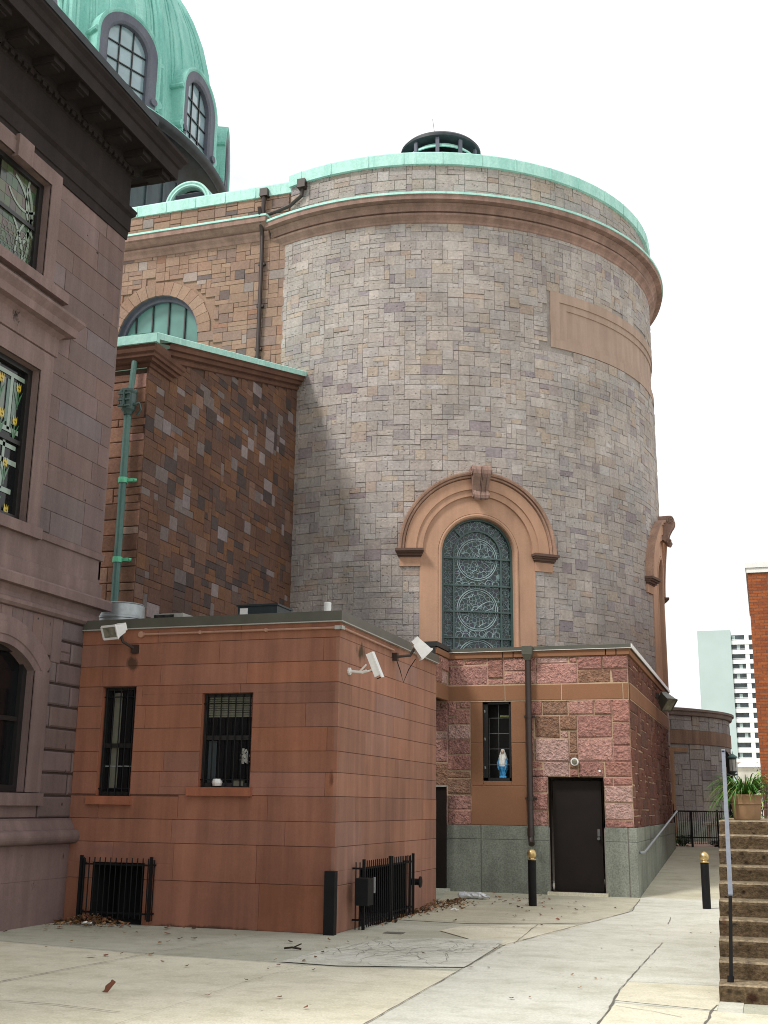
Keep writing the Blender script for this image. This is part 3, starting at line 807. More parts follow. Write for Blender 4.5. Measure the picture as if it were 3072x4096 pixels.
pr = [(-.05, 16.10), (.03, 16.12), (.06, 16.2), (.14, 16.27), (.15, 16.32), (.10, 16.33), (.10, 16.36), (.20, 16.40), (.30, 16.47), (.30, 16.50), (.36, 16.51), (.36, 16.66), (0, 16.72)]
c.strip([[PN(u, z, d) for d, z in pr] for u in (-24, -11.62)]); c.face([PN(-11.62, z, d) for d, z in pr]); c.build('cornice', M['cornice'], church, label='straight brown cornice of the choir wall')
c = MB(); c.prism([(.365, 16.655), (.385, 16.655), (.385, 16.71), (.0, 16.78), (0, 16.72)], lambda d, z, t: PN(t, z, d), -24, -11.60); c.build('cornice_flashing', M['copper'], church)
c = MB(); c.prism([(-.4, 17.4), (.05, 17.41), (.06, 17.70), (.04, 17.74), (-.4, 17.8)], lambda d, z, t: PN(t, z, d), -24, -11.02)
for k in range(12): ubox(c, PN, -12.1 - k * .9, -12.075 - k * .9, 17.42, 17.70, .05, .072)
c.build('coping', M['copper'], church, label='green copper coping of the choir wall')
c = MB()
c.face([(-24, YN + .35, 17.6), (-8, YN + .35, 17.6), (-8, CY0, 19.4), (-24, CY0, 19.4)]); c.face([(-8, YN + .35, 17.6), (-8, CY0, 19.4), (-8, CY0, 10), (-8, YN + .35, 10)])
c.build('choir_roof', M['darkpanel'], church)
# half-round window with voussoirs
s = MB(); rgv = random.Random(3)
nvs = 17
for i in range(nvs):
    t0, t1 = PI * i / nvs + .004, PI * (i + 1) / nvs - .004
    q = [(LU[0] + rr * math.cos(t), LU[1] + rr * math.sin(t)) for rr, t in ((LU[3], t0), (LU[3] + .38 + rgv.uniform(-.03, .03), t0), (LU[3] + .38, t1), (LU[3], t1))]
    col = pick(rgv, PAL_TAN[:2])
    s.face([PN(*p, .01) for p in q], col)
    for k in range(4): s.face([PN(*q[k], .01), PN(*q[(k + 1) % 4], .01), PN(*q[(k + 1) % 4], -.05), PN(*q[k], -.05)], col)
for sg in (-1, 1):
    for j in range(13):
        z0 = LU[1] - (j + 1) * .28; lo = LU[0] + sg * LU[3]; hi = lo + sg * (.36 if j % 2 else .5)
        stone_block(s, PN, min(lo, hi) + .005, max(lo, hi) - .005, z0 + .005, z0 + .275, .0, .01, pick(rgv, PAL_TAN[:5]))
vo = s.build('half_round_window', M['tanstone'], church, label='arched window with green glass above the lean-to roof')
s = MB(); arch_sweep(s, PN, LU[0], LU[1], LU[2], LU[3] - .1, [(0, -.34), (0, -.2), (.04, -.18), (.1, -.18), (.1, .0)], 30); s.build('window_frame', M['purplelead'], vo)
s = MB(); arch_fill(s, PN, LU[0], LU[1], LU[2], LU[3] - .08, -.3, 28); s.build('pane', M['greenglass'], vo)
s = MB()
for q in (-.85, -.32, .20, .72): u = LU[0] + q * .95; h = math.sqrt(max(0, 1.12 ** 2 - (u - LU[0]) ** 2)); ubox(s, PN, u - .017, u + .017, LU[2], LU[1] + h, -.31, -.25)
ubox(s, PN, LU[0] - 1.14, LU[0] + 1.14, 13.28, 13.315, -.31, -.24); s.build('glazing_bar', M['frameblack'], vo)
# copper pipes at the corner of apse and choir
def bracket(mb, p, n, wd=.09):
    mb.obox(Vector(p), Vector((wd, 0, 0)), Vector((0, .05, 0)), Vector((0, 0, .03)))
s = MB()
s.tube([(-11.78, YN - .42, 16.9), (-11.80, YN - .12, 16.2), (-11.80, YN - .10, 15.5), (-11.80, YN - .10, 10.9)], .055, 10)
for z in (15.4, 14.2, 13.0, 11.7): bracket(s, (-11.80, YN - .06, z), 0)
s.tube([(-11.80, YN - .1, 11.0), (-11.93, YN - .16, 10.75)], .05, 8)
s.tube([(-11.80, YN - .12, 17.42), (-11.80, YN - .12, 16.72)], .06, 8); s.box(-11.90, -11.68, YN - .2, YN - .01, 17.36, 17.58)
s.build('downpipe', M['pipebrown'], church, label='dark downpipe on the choir wall beside the apse')
s = MB()
Z0 = Vector(PA(deg(-103.2), 17.45, .12)); s.obox(Z0, Vector((.11, 0, 0)), Vector((0, .1, 0)), Vector((0, 0, .12)))
s.tube([PA(deg(-103.2), 17.4, .1), PA(deg(-103.3), 17.14, .1), PA(deg(-106.6), 16.95, .1), PA(deg(-109.3), 16.84, .22), (-11.66, YN - .14, 16.80), (-11.79, YN - .12, 16.68)], .05, 8)
s.build('downpipe', M['pipebrown'], church, label='crooked dark pipe slanting down from the apse coping')
# louvred dormer behind the choir coping
DX, DY, DZ = -15.0, 27.0, 18.55
s = MB(); arch_sweep(s, wall_y(DY), DX, DZ, 17.5, .56, [(0, -1.6), (0, 0), (.03, .05), (.07, .05), (.08, .02), (.12, .06), (.17, .06), (.18, -1.6)], 28)
lv = s.build('louvre_dormer', M['copper'], church, label='small arched copper louvre behind the choir coping')
s = MB(); arch_fill(s, wall_y(DY), DX, DZ, 17.5, .56, -.2, 20); s.build('recess', M['blackmatt'], lv)
s = MB()
for k in range(9):
    z = 17.75 + k * .14; hw = math.sqrt(max(.0, .55 ** 2 - max(0, z - DZ) ** 2))
    if hw > .1: s.obox(Vector((DX, DY + .05, z)), Vector((hw, 0, 0)), Vector((0, .05, -.035)), Vector((0, .004, .006)))
s.build('slat', M['purplelead'], lv)

# dome
DCX, DCY = -27.3, 32.4
d = MB()
DP = [(9.30, 23.95), (9.27, 24.4), (9.22, 25.2), (9.17, 26.0), (9.10, 26.9), (8.93, 28.2), (8.62, 29.5), (8.08, 30.9), (7.35, 32.1), (6.5, 33.2), (5.4, 34.2), (3.9, 35.1), (2.2, 35.7), (0.02, 35.9)]
d.lathe(DP, DCX, DCY, n=128)
def dome_r(z):
    for (ra, za), (rb, zb) in zip(DP, DP[1:]):
        if za <= z <= zb: return ra + (rb - ra) * (z - za) / (zb - za)
    return 9.3
def dome_line(ang, z0, z1, off, rad, n=14, mb=None):
    pts = []
    for i in range(n + 1):
        z = z0 + (z1 - z0) * i / n; rr = dome_r(z) + off
        pts.append((DCX + rr * math.cos(R(ang)), DCY + rr * math.sin(R(ang)), z))
    mb.tube(pts, rad, 7)
for k in range(-5, 6):
    for q in (-3.4, 3.4, 6.7, 8.0, 14.5, 15.8): dome_line(k * 22.5 + q, 23.97, 35.0, .0, .045, 16, d)
shell = d.build('dome_shell', M['copperdome'], church, smooth=True, label='green copper dome with ribs')
d = MB()
for k in range(-5, 6):
    for q in (10.1, 11.25, 12.4):
        dome_line(k * 22.5 + q - 1.0, 23.97, 34.8, .03, .16 if q == 11.25 else .10, 18, d)
d.build('rib', M['copperdome'], shell, smooth=True)
d = MB(); d.lathe([(8.75, 22.75), (8.85, 22.95), (9.0, 23.2), (9.25, 23.42), (9.55, 23.52), (9.62, 23.5), (9.66, 23.56), (9.76, 23.6), (9.82, 23.7), (9.82, 23.82), (9.7, 23.86)], DCX, DCY, n=128)
d.build('dome_cornice', M['darkcopper'], church, smooth=True, label='dark copper cornice below the dome')
d = MB(); d.lathe([(9.7, 23.855), (9.76, 23.87), (9.74, 23.93), (9.2, 24.02)], DCX, DCY, n=128); d.build('dome_gutter', M['copperdome'], church)
d = MB(); d.lathe([(8.78, 22.9), (8.78, 19.75), (9.0, 19.6), (9.14, 19.45), (9.14, 19.3), (9.0, 19.2), (9.0, 16.5)], DCX, DCY, n=96)
for k in range(64):
    t = R(k * 5.625); n_ = Vector((math.cos(t), math.sin(t), 0)); tt = Vector((-math.sin(t), math.cos(t), 0))
    d.obox(Vector((DCX, DCY, 21.3)) + n_ * 8.80, n_ * .035, tt * .03, Vector((0, 0, 1.55))); d.obox(Vector((DCX, DCY, 18.0)) + n_ * 9.02, n_ * .035, tt * .03, Vector((0, 0, 1.2)))
d.build('dome_drum', M['darkpanel'], church, label='drum of dark seamed copper panels under the dome')
def dormer(ang):
    t = R(ang); n_ = Vector((math.cos(t), math.sin(t), 0)); tt = Vector((-math.sin(t), math.cos(t), 0)); o = Vector((DCX, DCY, 0))
    P = lambda u, v, dd: tuple(o + n_ * (9.56 + dd) + tt * u + Vector((0, 0, v)))
    vs, vb = 25.82, 24.0
    s = MB(); arch_sweep(s, P, 0, vs, vb, 1.16, [(0, -1.3), (0, .02), (.06, .06), (.13, .06), (.14, -1.5)], 26)
    for sg in (-1, 1):
        s.tube([P(sg * 1.3, vs - .02, -1.2), P(sg * 1.3, vs - .02, .04)], .10, 8); s.tube([P(sg * 1.26, 24.28, -.5), P(sg * 1.26, 24.28, .05)], .17, 10)
    hood = s.build('dome_window', M['copperdome'], church, label=None)
    s = MB(); arch_sweep(s, P, 0, vs, vb, .80, [(0, -.25), (0, -.06), (.05, -.02), (.08, .0), (.39, .02)], 26)
    for sg in (-1, 1): s.tube([P(sg * 1.08, 24.26, .0), P(sg * 1.08, 24.26, .09)], .13, 10)
    s.build('window_frame', M['purplelead'], hood)
    s = MB(); arch_fill(s, P, 0, vs, vb + .1, .82, -.22, 20); s.build('pane', M['skyglass'], hood)
    s = MB()
    for q in (-.27, .27): ubox(s, P, q - .018, q + .018, vb, vs + math.sqrt(.81 ** 2 - q * q), -.23, -.17)
    for z in (24.55, 25.2, 25.85): ubox(s, P, -.8, .8, z - .018, z + .018, -.23, -.17)
    s.build('glazing_bar', M['frameblack'], hood)
for k in range(-3, 3): dormer(22.5 * k - .2)

# ------------------------------------------------------------------ lean-to wing between the rectory and the apse
XS, YS = -10.64, 18.04
wing = thing('side_wing', 'brown stone lean-to wing with a sloping copper edged roof', 'building', (-14, 21, 0))
PS, PF = wall_x(XS), wall_y(YS)
PAL_BR = [((0.129, 0.068, 0.046), 30), ((0.110, 0.060, 0.044), 26), ((0.149, 0.074, 0.041), 14), ((0.098, 0.063, 0.053), 14), ((0.063, 0.047, 0.044), 9), ((0.207, 0.172, 0.172), 4), ((0.149, 0.120, 0.114), 7), ((0.172, 0.101, 0.076), 6)]
rake = lambda y: 9.78 + .268 * (y - YS)
a = MB(); ashlar(a, PS, YS, 25.75, 3.5, 12.0, 0.16, 0.140, [((2, 1), 8), ((3, 1), 6), ((2, 2), 9), ((3, 2), 5), ((1, 1), 2), ((1, 2), 2)], PAL_BR, rng, lambda a0, a1, b0, b1: b1 < rake(a0) + .12, joint=0.006, depth=.004, rough=0.006, bev=0.006)
sw = a.build('side_wall', M['brownstone'], wing, label='brown wall with scattered dark and lavender stones')
b = MB()
for k in range(16):
    y0 = YS + k * .48; y1 = y0 + .48
    b.face([PS(y0, 0, -.02), PS(y1, 0, -.02), PS(y1, rake(y1) + .2, -.02), PS(y0, rake(y0) + .2, -.02)])
b.build('mortar', M['mortar_dark'], sw)
PAL_FR = [((0.26, 0.14, 0.096), 30), ((0.225, 0.122, 0.088), 24), ((0.30, 0.18, 0.13), 18), ((0.33, 0.225, 0.175), 8), ((0.19, 0.10, 0.07), 10), ((0.35, 0.19, 0.155), 7)]
a = MB(); ashlar(a, PF, -14.5, XS, 3.5, 9.5, 0.19, 0.15, [((2, 1), 4), ((3, 1), 6), ((3, 2), 7), ((4, 2), 5), ((2, 2), 3)], PAL_FR, rng, None, joint=0.014, rough=0.008, bev=0.012)
fw = a.build('front_wall', M['brownstone'], wing, label='narrow paler front of the lean-to wing')
b = MB(); backing(b, PF, -14.5, XS, 0, 9.6, 2, 9, -0.03); b.build('mortar', M['mortar_dark'], fw)
c = MB()   # horizontal cornice on the front, returned a little way along the side
hp = [(d * .78, 9.97 - (9.95 - z) * .55) for d, z in [(0, 9.28), (.05, 9.30), (.07, 9.38), (.06, 9.42), (.15, 9.45), (.17, 9.55), (.23, 9.57), (.24, 9.68), (.28, 9.73), (.30, 9.86), (.0, 9.95)]]
rows = [[(-14.5, YS - d, z) for d, z in hp], [(XS + d, YS - d, z) for d, z in hp], [(XS + d, YS + .8 + d, z) for d, z in hp], [(XS, YS + .8, z) for d, z in hp]]
c.strip(rows); c.box(-14.5, XS + .22, YS - .22, YS + .4, 9.90, 10.02); c.build('cornice', M['shedtrim'], wing)
c = MB()   # raking cornice
sl = math.atan(.268)
def rk(d, h, y): return (XS + d, y, rake(y) + h)
rp = [(0, -.02), (.05, .0), (.075, .08), (.05, .11), (.05, .13), (.15, .16), (.17, .26), (.25, .28), (.26, .38), (.30, .43), (0, .45)]; rp = [(d * .85, h * .78) for d, h in rp]
c.strip([[rk(d, h, y) for d, h in rp] for y in (YS + .35, 25.6)]); c.face([rk(d, h, 25.6) for d, h in rp])
c.build('raking_cornice', M['shedtrim'], wing)
c = MB()
cp = [(.22, .335), (.275, .335), (.28, .455), (.25, .475), (-.3, .49)]
c.strip([[rk(d, h, y) for d, h in cp] for y in (YS - .25, 25.62)]); c.face([rk(d, h, 25.62) for d, h in cp]); 
yf = YS - .255
zf = rake(yf)
c.box(-14.5, XS + .275, yf - .015, yf + .1, zf + .28, zf + .46)
for k in range(5): c.box(-11.5 - k * .8, -11.46 - k * .8, yf - .035, yf, zf + .28, zf + .475)
c.face([(-14.5, YS - .25, rake(YS - .25) + .455), (XS + .26, YS - .25, rake(YS - .25) + .455), (XS + .26, 25.7, rake(25.7) + .455), (-14.5, 25.7, rake(25.7) + .455)])
c.build('roof_edge', M['copper'], wing, label='green copper edge of the lean-to roof')
# downpipe with an ornamental rain head
dp = thing('downpipe', 'green copper downpipe with ornamental rain head on the lean-to front', 'downpipe', (-10.95, 17.9, 4))
s = MB(); s.tube([(-10.90, 17.93, 9.7), (-10.92, 17.90, 9.1), (-10.95, 17.90, 8.6)], .055, 10); s.tube([(-10.95, 17.9, 8.6), (-10.95, 17.9, 4.0)], .068, 12); s.build('pipe', M['verdigris'], dp)
s = MB(); s.lathe([(.07, 8.62), (.10, 8.68), (.13, 8.72), (.15, 8.85), (.15, 9.02), (.17, 9.06), (.17, 9.10), (.06, 9.11)], -10.95, 17.89, n=10)
for z in (8.74, 8.86, 8.98): s.box(-11.07, -10.83, 17.71, 17.75, z, z + .035)
s.box(-10.965, -10.935, 17.70, 17.74, 8.74, 9.05)
s.tube([(-10.82, 17.86, 8.8), (-10.72, 17.9, 8.84), (-10.70, 17.94, 8.72), (-10.78, 17.95, 8.62)], .025, 6)
s.build('rain_head', M['bronze'], dp)
for z in (7.35, 5.85):
    s = MB(); s.lathe([(.071, z - .05), (.088, z - .05), (.088, z + .05), (.071, z + .05)], -10.95, 17.9, n=14); s.box(-10.87, -10.74, 17.90, 17.98, z - .03, z + .03); s.tube([(-10.74, 17.93, z), (-10.70, 17.96, z)], .03, 8)
    s.build('bracket', M['brightverd'], dp)
# ------------------------------------------------------------------ annex
rng = random.Random(21)
annex = thing('annex_building', 'low flat roofed red sandstone annex with barred windows', 'building', (-7.3, 16.8, 0))
YA, XB, YB = 14.43, -5.33, 19.3
PAl = wall_y(YA); PBr = wall_x(XB)
LV = [0, .58, 1.06, 1.37, 1.695, 2.0, 2.275, 2.59, 2.905, 3.18, 3.465, 3.78, 3.99]
PAL_AX = [((0.283, 0.123, 0.078), 30), ((0.271, 0.119, 0.078), 26), ((0.290, 0.122, 0.073), 16), ((0.261, 0.122, 0.085), 14), ((0.278, 0.131, 0.094), 10)]
PAL_AXB = [((0.281, 0.141, 0.097), 30), ((0.268, 0.138, 0.097), 26), ((0.289, 0.141, 0.093), 14), ((0.265, 0.144, 0.108), 16)]
W1 = (-8.91, -8.37, 1.67, 3.175); W2 = (-7.335, -6.57, 1.80, 3.06); G1 = (-8.87, -8.07, 0.0, .79); G2 = (15.45, 17.55, 0.0, .76)
a = MB(); coursed(a, PAl, -9.3, XB, LV, (.9, 1.75), PAL_AX, rng, (W1, W2, G1), joint=.0065, bev=.004, rough=.003, vj=.5)
wa = a.build('front_wall', M['annex'], annex, label='orange red sandstone front of the annex')
b = MB(); wall_holes(b, PAl, -9.4, XB, 0, 4.0, (W1, W2, G1), -.008); b.build('joint_bed', M['annexjoint'], wa)
a = MB(); coursed(a, PBr, YA, YB, LV, (1.0, 1.9), PAL_AXB, rng, (G2,), joint=.0065, bev=.004, rough=.003, vj=.45)
ubox(a, PBr, YB, YB, 0, 1, -.1, 0, 1)
wb = a.build('side_wall', M['annex'], annex, label='streaked sandstone side of the annex')
b = MB(); wall_holes(b, PBr, YA, YB, 0, 4.0, (G2,), -.008); b.face([(XB - .005, YB, 0), (-9, YB, 0), (-9, YB, 4), (XB - .005, YB, 4)]); b.build('joint_bed', M['annexjoint'], wb)
c = MB(); c.box(-9.29, XB + .035, YA - .035, YA + .3, 4.0, 4.135); c.box(XB - .3, XB + .035, YA + .3, YB + .03, 4.0, 4.135)
fa = c.build('fascia', M['fascia'], annex)
c = MB(); c.box(-9.29, XB + .048, YA - .048, YA + .01, 3.985, 4.0); c.box(XB - .01, XB + .048, YA + .01, YB + .03, 3.985, 4.0); c.build('drip_edge', M['drip'], fa)
c = MB(); c.face([(-12, YA + .2, 4.06), (XB - .1, YA + .2, 4.06), (XB - .1, YB, 4.06), (-12, YB, 4.06)]); c.build('roof', M['roofgrey'], annex)

def sash_window(P, hole, dpt, parent, lab, nbars, sash_z, mat_r):
    a0, a1, b0, b1 = hole
    s = MB(); reveal(s, P, a0, a1, b0, b1, 0.0, -dpt)
    fr = s.build('window', mat_r, parent, label=lab)
    s = MB()
    t = .045
    for (x0, x1, z0, z1) in ((a0, a0 + t, b0, b1), (a1 - t, a1, b0, b1), (a0 + t, a1 - t, b1 - t, b1), (a0 + t, a1 - t, b0, b0 + t * 1.3), (a0 + t, a1 - t, sash_z - .03, sash_z + .03)):
        ubox(s, P, x0, x1, z0, z1, -dpt, -dpt + .06)
    s.build('window_frame', M['frameblack'], fr)
    s = MB(); s.face([P(a0, b0, -dpt + .01), P(a1, b0, -dpt + .01), P(a1, b1, -dpt + .01), P(a0, b1, -dpt + .01)]); s.build('pane', M['darkglass'], fr)
    s = MB()
    for k in range(nbars):
        u = a0 + (a1 - a0) * (k + .5) / nbars; s.tube([P(u, b0 + .01, -.05), P(u, b1 - .01, -.05)], .009, 6)
    for z in (b0 + .1, b1 - .14): s.tube([P(a0 + .005, z, -.055), P(a1 - .005, z, -.055)], .009, 6)
    s.build('window_bars', M['black'], fr)
    return fr
w1 = sash_window(PAl, W1, .14, annex, 'narrow black barred sash window', 5, 2.36, M['annex'])
s = MB(); ubox(s, PAl, -9.02, -8.325, 1.555, 1.668, -.1, .07, 1); s.build('sill', M['annex'], w1)
s = MB(); ubox(s, PAl, -8.78, -8.66, 1.78, 3.1, -.128, -.127, 1); s.build('curtain', M['blind'], w1)
s = MB(); ubox(s, PAl, -8.86, -8.42, 2.07, 2.085, -.128, -.12, 1); s.build('glazing_bar', M['galv'], w1)
w2 = sash_window(PAl, W2, .14, annex, 'wide black barred sash window with a half drawn blind', 7, 2.46, M['annex'])
s = MB(); ubox(s, PAl, -7.475, -6.525, 1.685, 1.797, -.1, .07, 1); s.build('sill', M['annex'], w2)
s = MB(); 
for k in range(9): ubox(s, PAl, -7.28, -6.61, 2.74 + k * .031, 2.765 + k * .031, -.129, -.122, 1)
s.build('blind', M['blind'], w2)
s = MB(); ubox(s, PAl, -7.26, -7.14, 1.86, 2.42, -.129, -.127, 1); s.build('curtain', M['towerglass'], w2)
s = MB(); s.lathe([(.0, 1.82), (.06, 1.82), (.075, 1.86), (.06, 1.91), (.0, 1.915)], -7.08, YA + .07, n=12); tag(s.build('bowl', M['white']), 'small white bowl on the inside sill of the wide barred window', 'bowl')
s = MB(); s.box(-6.86, -6.70, YA + .07, YA + .12, 1.82, 1.91); tag(s.build('carton', M['blind']), 'small pale carton on the inside sill of the wide barred window', 'carton')
s = MB(); rr = random.Random(2)
for k in range(26): s.obox(Vector((-6.70 + rr.uniform(-.05, .05), YA + .10 + rr.uniform(-.01, .01), 2.22 + rr.uniform(-.1, .1))), Vector((.016, 0, rr.uniform(-.01, .01))), Vector((0, .004, 0)), Vector((rr.uniform(-.01, .01), 0, .02)))
tag(s.build('hanging_ornament', M['drip']), 'pale cluster ornament hanging inside the wide barred window', 'ornament')
# dark basement openings
s = MB(); reveal(s, PAl, G1[0], G1[1], 0, G1[3], 0, -.7); s.face([PAl(G1[0], 0, -.7), PAl(G1[1], 0, -.7), PAl(G1[1], G1[3], -.7), PAl(G1[0], G1[3], -.7)]); s.build('basement_opening', M['blackmatt'], annex, label='dark basement opening in the annex front')
s = MB(); reveal(s, PBr, G2[0], G2[1], 0, G2[3], 0, -.7); s.face([PBr(G2[0], 0, -.7), PBr(G2[1], 0, -.7), PBr(G2[1], G2[3], -.7), PBr(G2[0], G2[3], -.7)]); s.build('basement_opening', M['blackmatt'], annex, label='dark basement opening in the annex side')

# iron guards in front of the two openings
def guard(name, lab, P, u0, u1, z0, z1, d, n, posts, rails):
    t = thing(name, lab, 'window guard', P((u0 + u1) / 2, 0, d), 'iron guards before the basement openings')
    s = MB()
    for k in range(n):
        u = u0 + (u1 - u0) * (k + .5) / n; s.tube([P(u, z0 + .02, d), P(u, z1, d)], .008, 6)
    s.build('bars', M['black'], t)
    for u in posts: s = MB(); ubox(s, P, u - .018, u + .018, z0, z1 + .02, d - .018, d + .018); s.build('post', M['black'], t)
    s = MB()
    for z in rails: ubox(s, P, u0, u1, z - .012, z + .012, d - .02, d - .006)
    for u in (u0, u1):
        for z in rails: ubox(s, P, u - .01, u + .01, z - .012, z + .012, .0, d)
        for q in (.3, .65): s.tube([P(u, z0, d * q), P(u, z1 - .02, d * q)], .008, 6)
    s.build('rail', M['black'], t)
    return t
guard('window_guard', 'black iron guard round the basement opening of the annex front', PAl, -8.97, -7.90, .06, .86, .13, 13, (-8.97, -7.90), (.77, .15))
g2 = guard('window_guard', 'long black iron guard with a lock box on the annex side', PBr, 15.12, 17.42, .0, .87, .16, 26, (15.12, 16.27, 16.35, 17.42), (.77, .12))
s = MB(); s.box(XB + .12, XB + .30, 14.88, 15.10, .32, .66); s.build('lock_box', M['black'], g2)
s = MB(); s.box(XB + .27, XB + .285, 15.2, 15.24, .46, .66); s.build('tag', M['galv'], g2)
# fittings on the annex walls
cd = thing('conduit', 'painted conduit pipe running along the top of the annex walls', 'conduit', (XB, YA, 3.9))
s = MB(); s.tube([(-8.3, YA - .03, 3.905), (XB + .0, YA - .03, 3.905)], .016, 8); s.tube([(XB + .03, YA + .04, 3.905), (XB + .03, 16.75, 3.895)], .016, 8); s.build('pipe', M['conduit'], cd)
for x in (-8.33, -7.4, -6.4): s = MB(); s.tube([(x, YA - .005, 3.905), (x, YA - .05, 3.905)], .045 if x == -8.33 else .026, 10); s.build('box', M['conduit'], cd)
s = MB(); s.box(XB - .06, XB + .045, YA - .05, YA - .01, 3.88, 3.93); s.box(XB + .01, XB + .05, YA - .05, YA + .05, 3.88, 3.93); s.build('corner_fitting', M['drip'], cd)

def floodlight(lab, base, head, aim, size, grp='floodlights on the walls', mat='white'):
    """box floodlight: arm from base to head, glazed front facing aim"""
    t = thing('floodlight', lab, 'floodlight', base, grp)
    hd = Vector(head); n = Vector(aim).normalized(); sd_ = n.cross(Vector((0, 0, 1))).normalized(); up = sd_.cross(n)
    w_, h_, dp_ = size
    s = MB()
    q = lambda sx, sz, dd: hd + sd_ * sx * w_ / 2 + up * sz * h_ / 2 + n * dd
    F = [q(-1, -1, dp_ / 2), q(1, -1, dp_ / 2), q(1, 1, dp_ / 2), q(-1, 1, dp_ / 2)]
    Bk = [q(-.72, -.6, -dp_ / 2), q(.72, -.6, -dp_ / 2), q(.72, .8, -dp_ / 2), q(-.72, .8, -dp_ / 2)]
    s.face(Bk[::-1])
    for k in range(4): s.face([Bk[k], Bk[(k + 1) % 4], F[(k + 1) % 4], F[k]])
    s.obox(hd - n * (dp_ * .62) + up * h_ * .1, sd_ * w_ * .3, up * h_ * .3, n * dp_ * .16)
    s.build('housing', M[mat], t)
    s = MB(); i4 = [hd + (p - hd) * .9 + n * dp_ * .05 for p in F]; s.face(i4); s.build('lens', glassl, t)
    s = MB()
    for k in range(4): s.bar(F[k], F[(k + 1) % 4], .02, .03)
    s.build('rim', M[mat], t)
    s = MB(); s.tube([base, Vector(base) + (hd - Vector(base)) * .6 + Vector((0, 0, -.05)), hd - n * dp_ * .4], .022, 8); s.obox(Vector(base), Vector((.05, 0, 0)), Vector((0, .04, 0)), Vector((0, 0, .06))); s.build('arm', M['pipebrown'], t)
    return t
glassl = plain('floodlight_glass', (0.20, 0.20, 0.15), rough=0.12, var=0.5, scale=9)
floodlight('square white floodlight at the left end of the annex front', (-8.42, YA - .02, 3.70), (-8.60, YA - .30, 3.93), (-.25, -.9, -.38), (.28, .18, .20))
fl = floodlight('tilted white floodlight at the top of the annex side', (XB + .03, 16.80, 3.80), (XB + .40, 16.95, 3.93), (.62, .35, -.72), (.17, .22, .23))
s = MB(); s.tube([(XB + .05, 16.8, 3.78), (XB + .1, 16.86, 3.6), (XB + .14, 16.9, 3.42), (XB + .22, 16.92, 3.62), (XB + .32, 16.95, 3.78)], .007, 5); s.build('cable', M['black'], fl)
# surveillance camera
cc = thing('surveillance_camera', 'white surveillance camera on an arm near the annex corner', 'camera', (XB, 14.78, 3.32))
s = MB(); s.tube([(XB, 14.80, 3.36), (XB + .03, 14.80, 3.36)], .05, 10); s.tube([(XB + .03, 14.8, 3.36), (XB + .2, 14.78, 3.34), (XB + .27, 14.77, 3.36)], .018, 8)
s.tube([(XB + .16, 14.78, 3.34), (XB + .27, 14.76, 3.44)], .013, 6); s.tube([(XB + .2, 14.78, 3.33), (XB + .34, 14.8, 3.37)], .013, 6); s.build('arm', M['white'], cc)
s = MB(); dr = Vector((.30, .12, -.78)).normalized(); c0 = Vector((XB + .37, 14.78, 3.44)); sd_ = dr.cross(Vector((0, 1, 0))).normalized(); up = sd_.cross(dr)
s.obox(c0, dr * .165, sd_ * .04, up * .048); s.obox(c0 + sd_ * .05 + dr * .02, dr * .185, sd_ * .008, up * .058); s.build('housing', M['white'], cc)
s = MB(); s.tube([c0 + dr * .19, c0 + dr * .2], .035, 12); s.build('lens', M['black'], cc)
# hose bibb by the guard
s = MB(); s.tube([(XB, 17.85, .45), (XB + .14, 17.85, .45)], .05, 10); s.tube([(XB + .14, 17.85, .45), (XB + .16, 17.85, .45)], .085, 14); tag(s.build('wall_pipe', M['black']), 'round black pipe end on the annex side beyond the guard', 'pipe')
# on the annex roof
s = MB(); s.lathe([(.37, 4.05), (.37, 4.43), (.385, 4.44), (.385, 4.47), (.37, 4.48), (.37, 4.66), (.38, 4.67), (.35, 4.69), (.02, 4.69)], -9.76, 16.2, n=32); tag(s.build('roof_duct', M['galv'], smooth=True), 'round grey metal duct on the annex roof by the rectory corner', 'duct')
ac = thing('air_conditioner', 'small pale air conditioner with fins on the annex roof', 'air conditioner', (-8.86, 16.2, 4.06))
s = MB(); s.box(-9.12, -8.6, 16.1, 16.6, 4.06, 4.50); s.build('case', M['drip'], ac)
s = MB()
for k in range(18): s.box(-9.10 + k * .02, -9.09 + k * .02, 16.085, 16.1, 4.28, 4.48)
s.build('fins', M['frameblack'], ac)
ac = thing('air_conditioner', 'wide dark air conditioner with a white label on the annex roof', 'air conditioner', (-7.8, 17.2, 4.06))
s = MB(); s.box(-8.12, -7.42, 17.1, 17.7, 4.06, 4.74); s.box(-8.14, -7.40, 17.08, 17.72, 4.74, 4.77); s.build('case', plain('dark_teal_metal', (.02, .03, .034), rough=.4), ac)
s = MB(); s.box(-8.08, -7.94, 17.09, 17.1, 4.60, 4.71); s.build('label', M['white'], ac)
s = MB(); s.lathe([(.06, 4.05), (.06, 4.72), (.05, 4.73)], -6.50, 17.0, n=16); tag(s.build('vent_pipe', M['white'], smooth=True), 'short white vent pipe on the annex roof', 'pipe')
# black post at the corner
s = MB(); s.box(XB - .095, XB + .045, YA - .12, YA - .01, 0, .77); tag(s.build('corner_guard', M['black']), 'plain square black post guarding the annex corner', 'post')

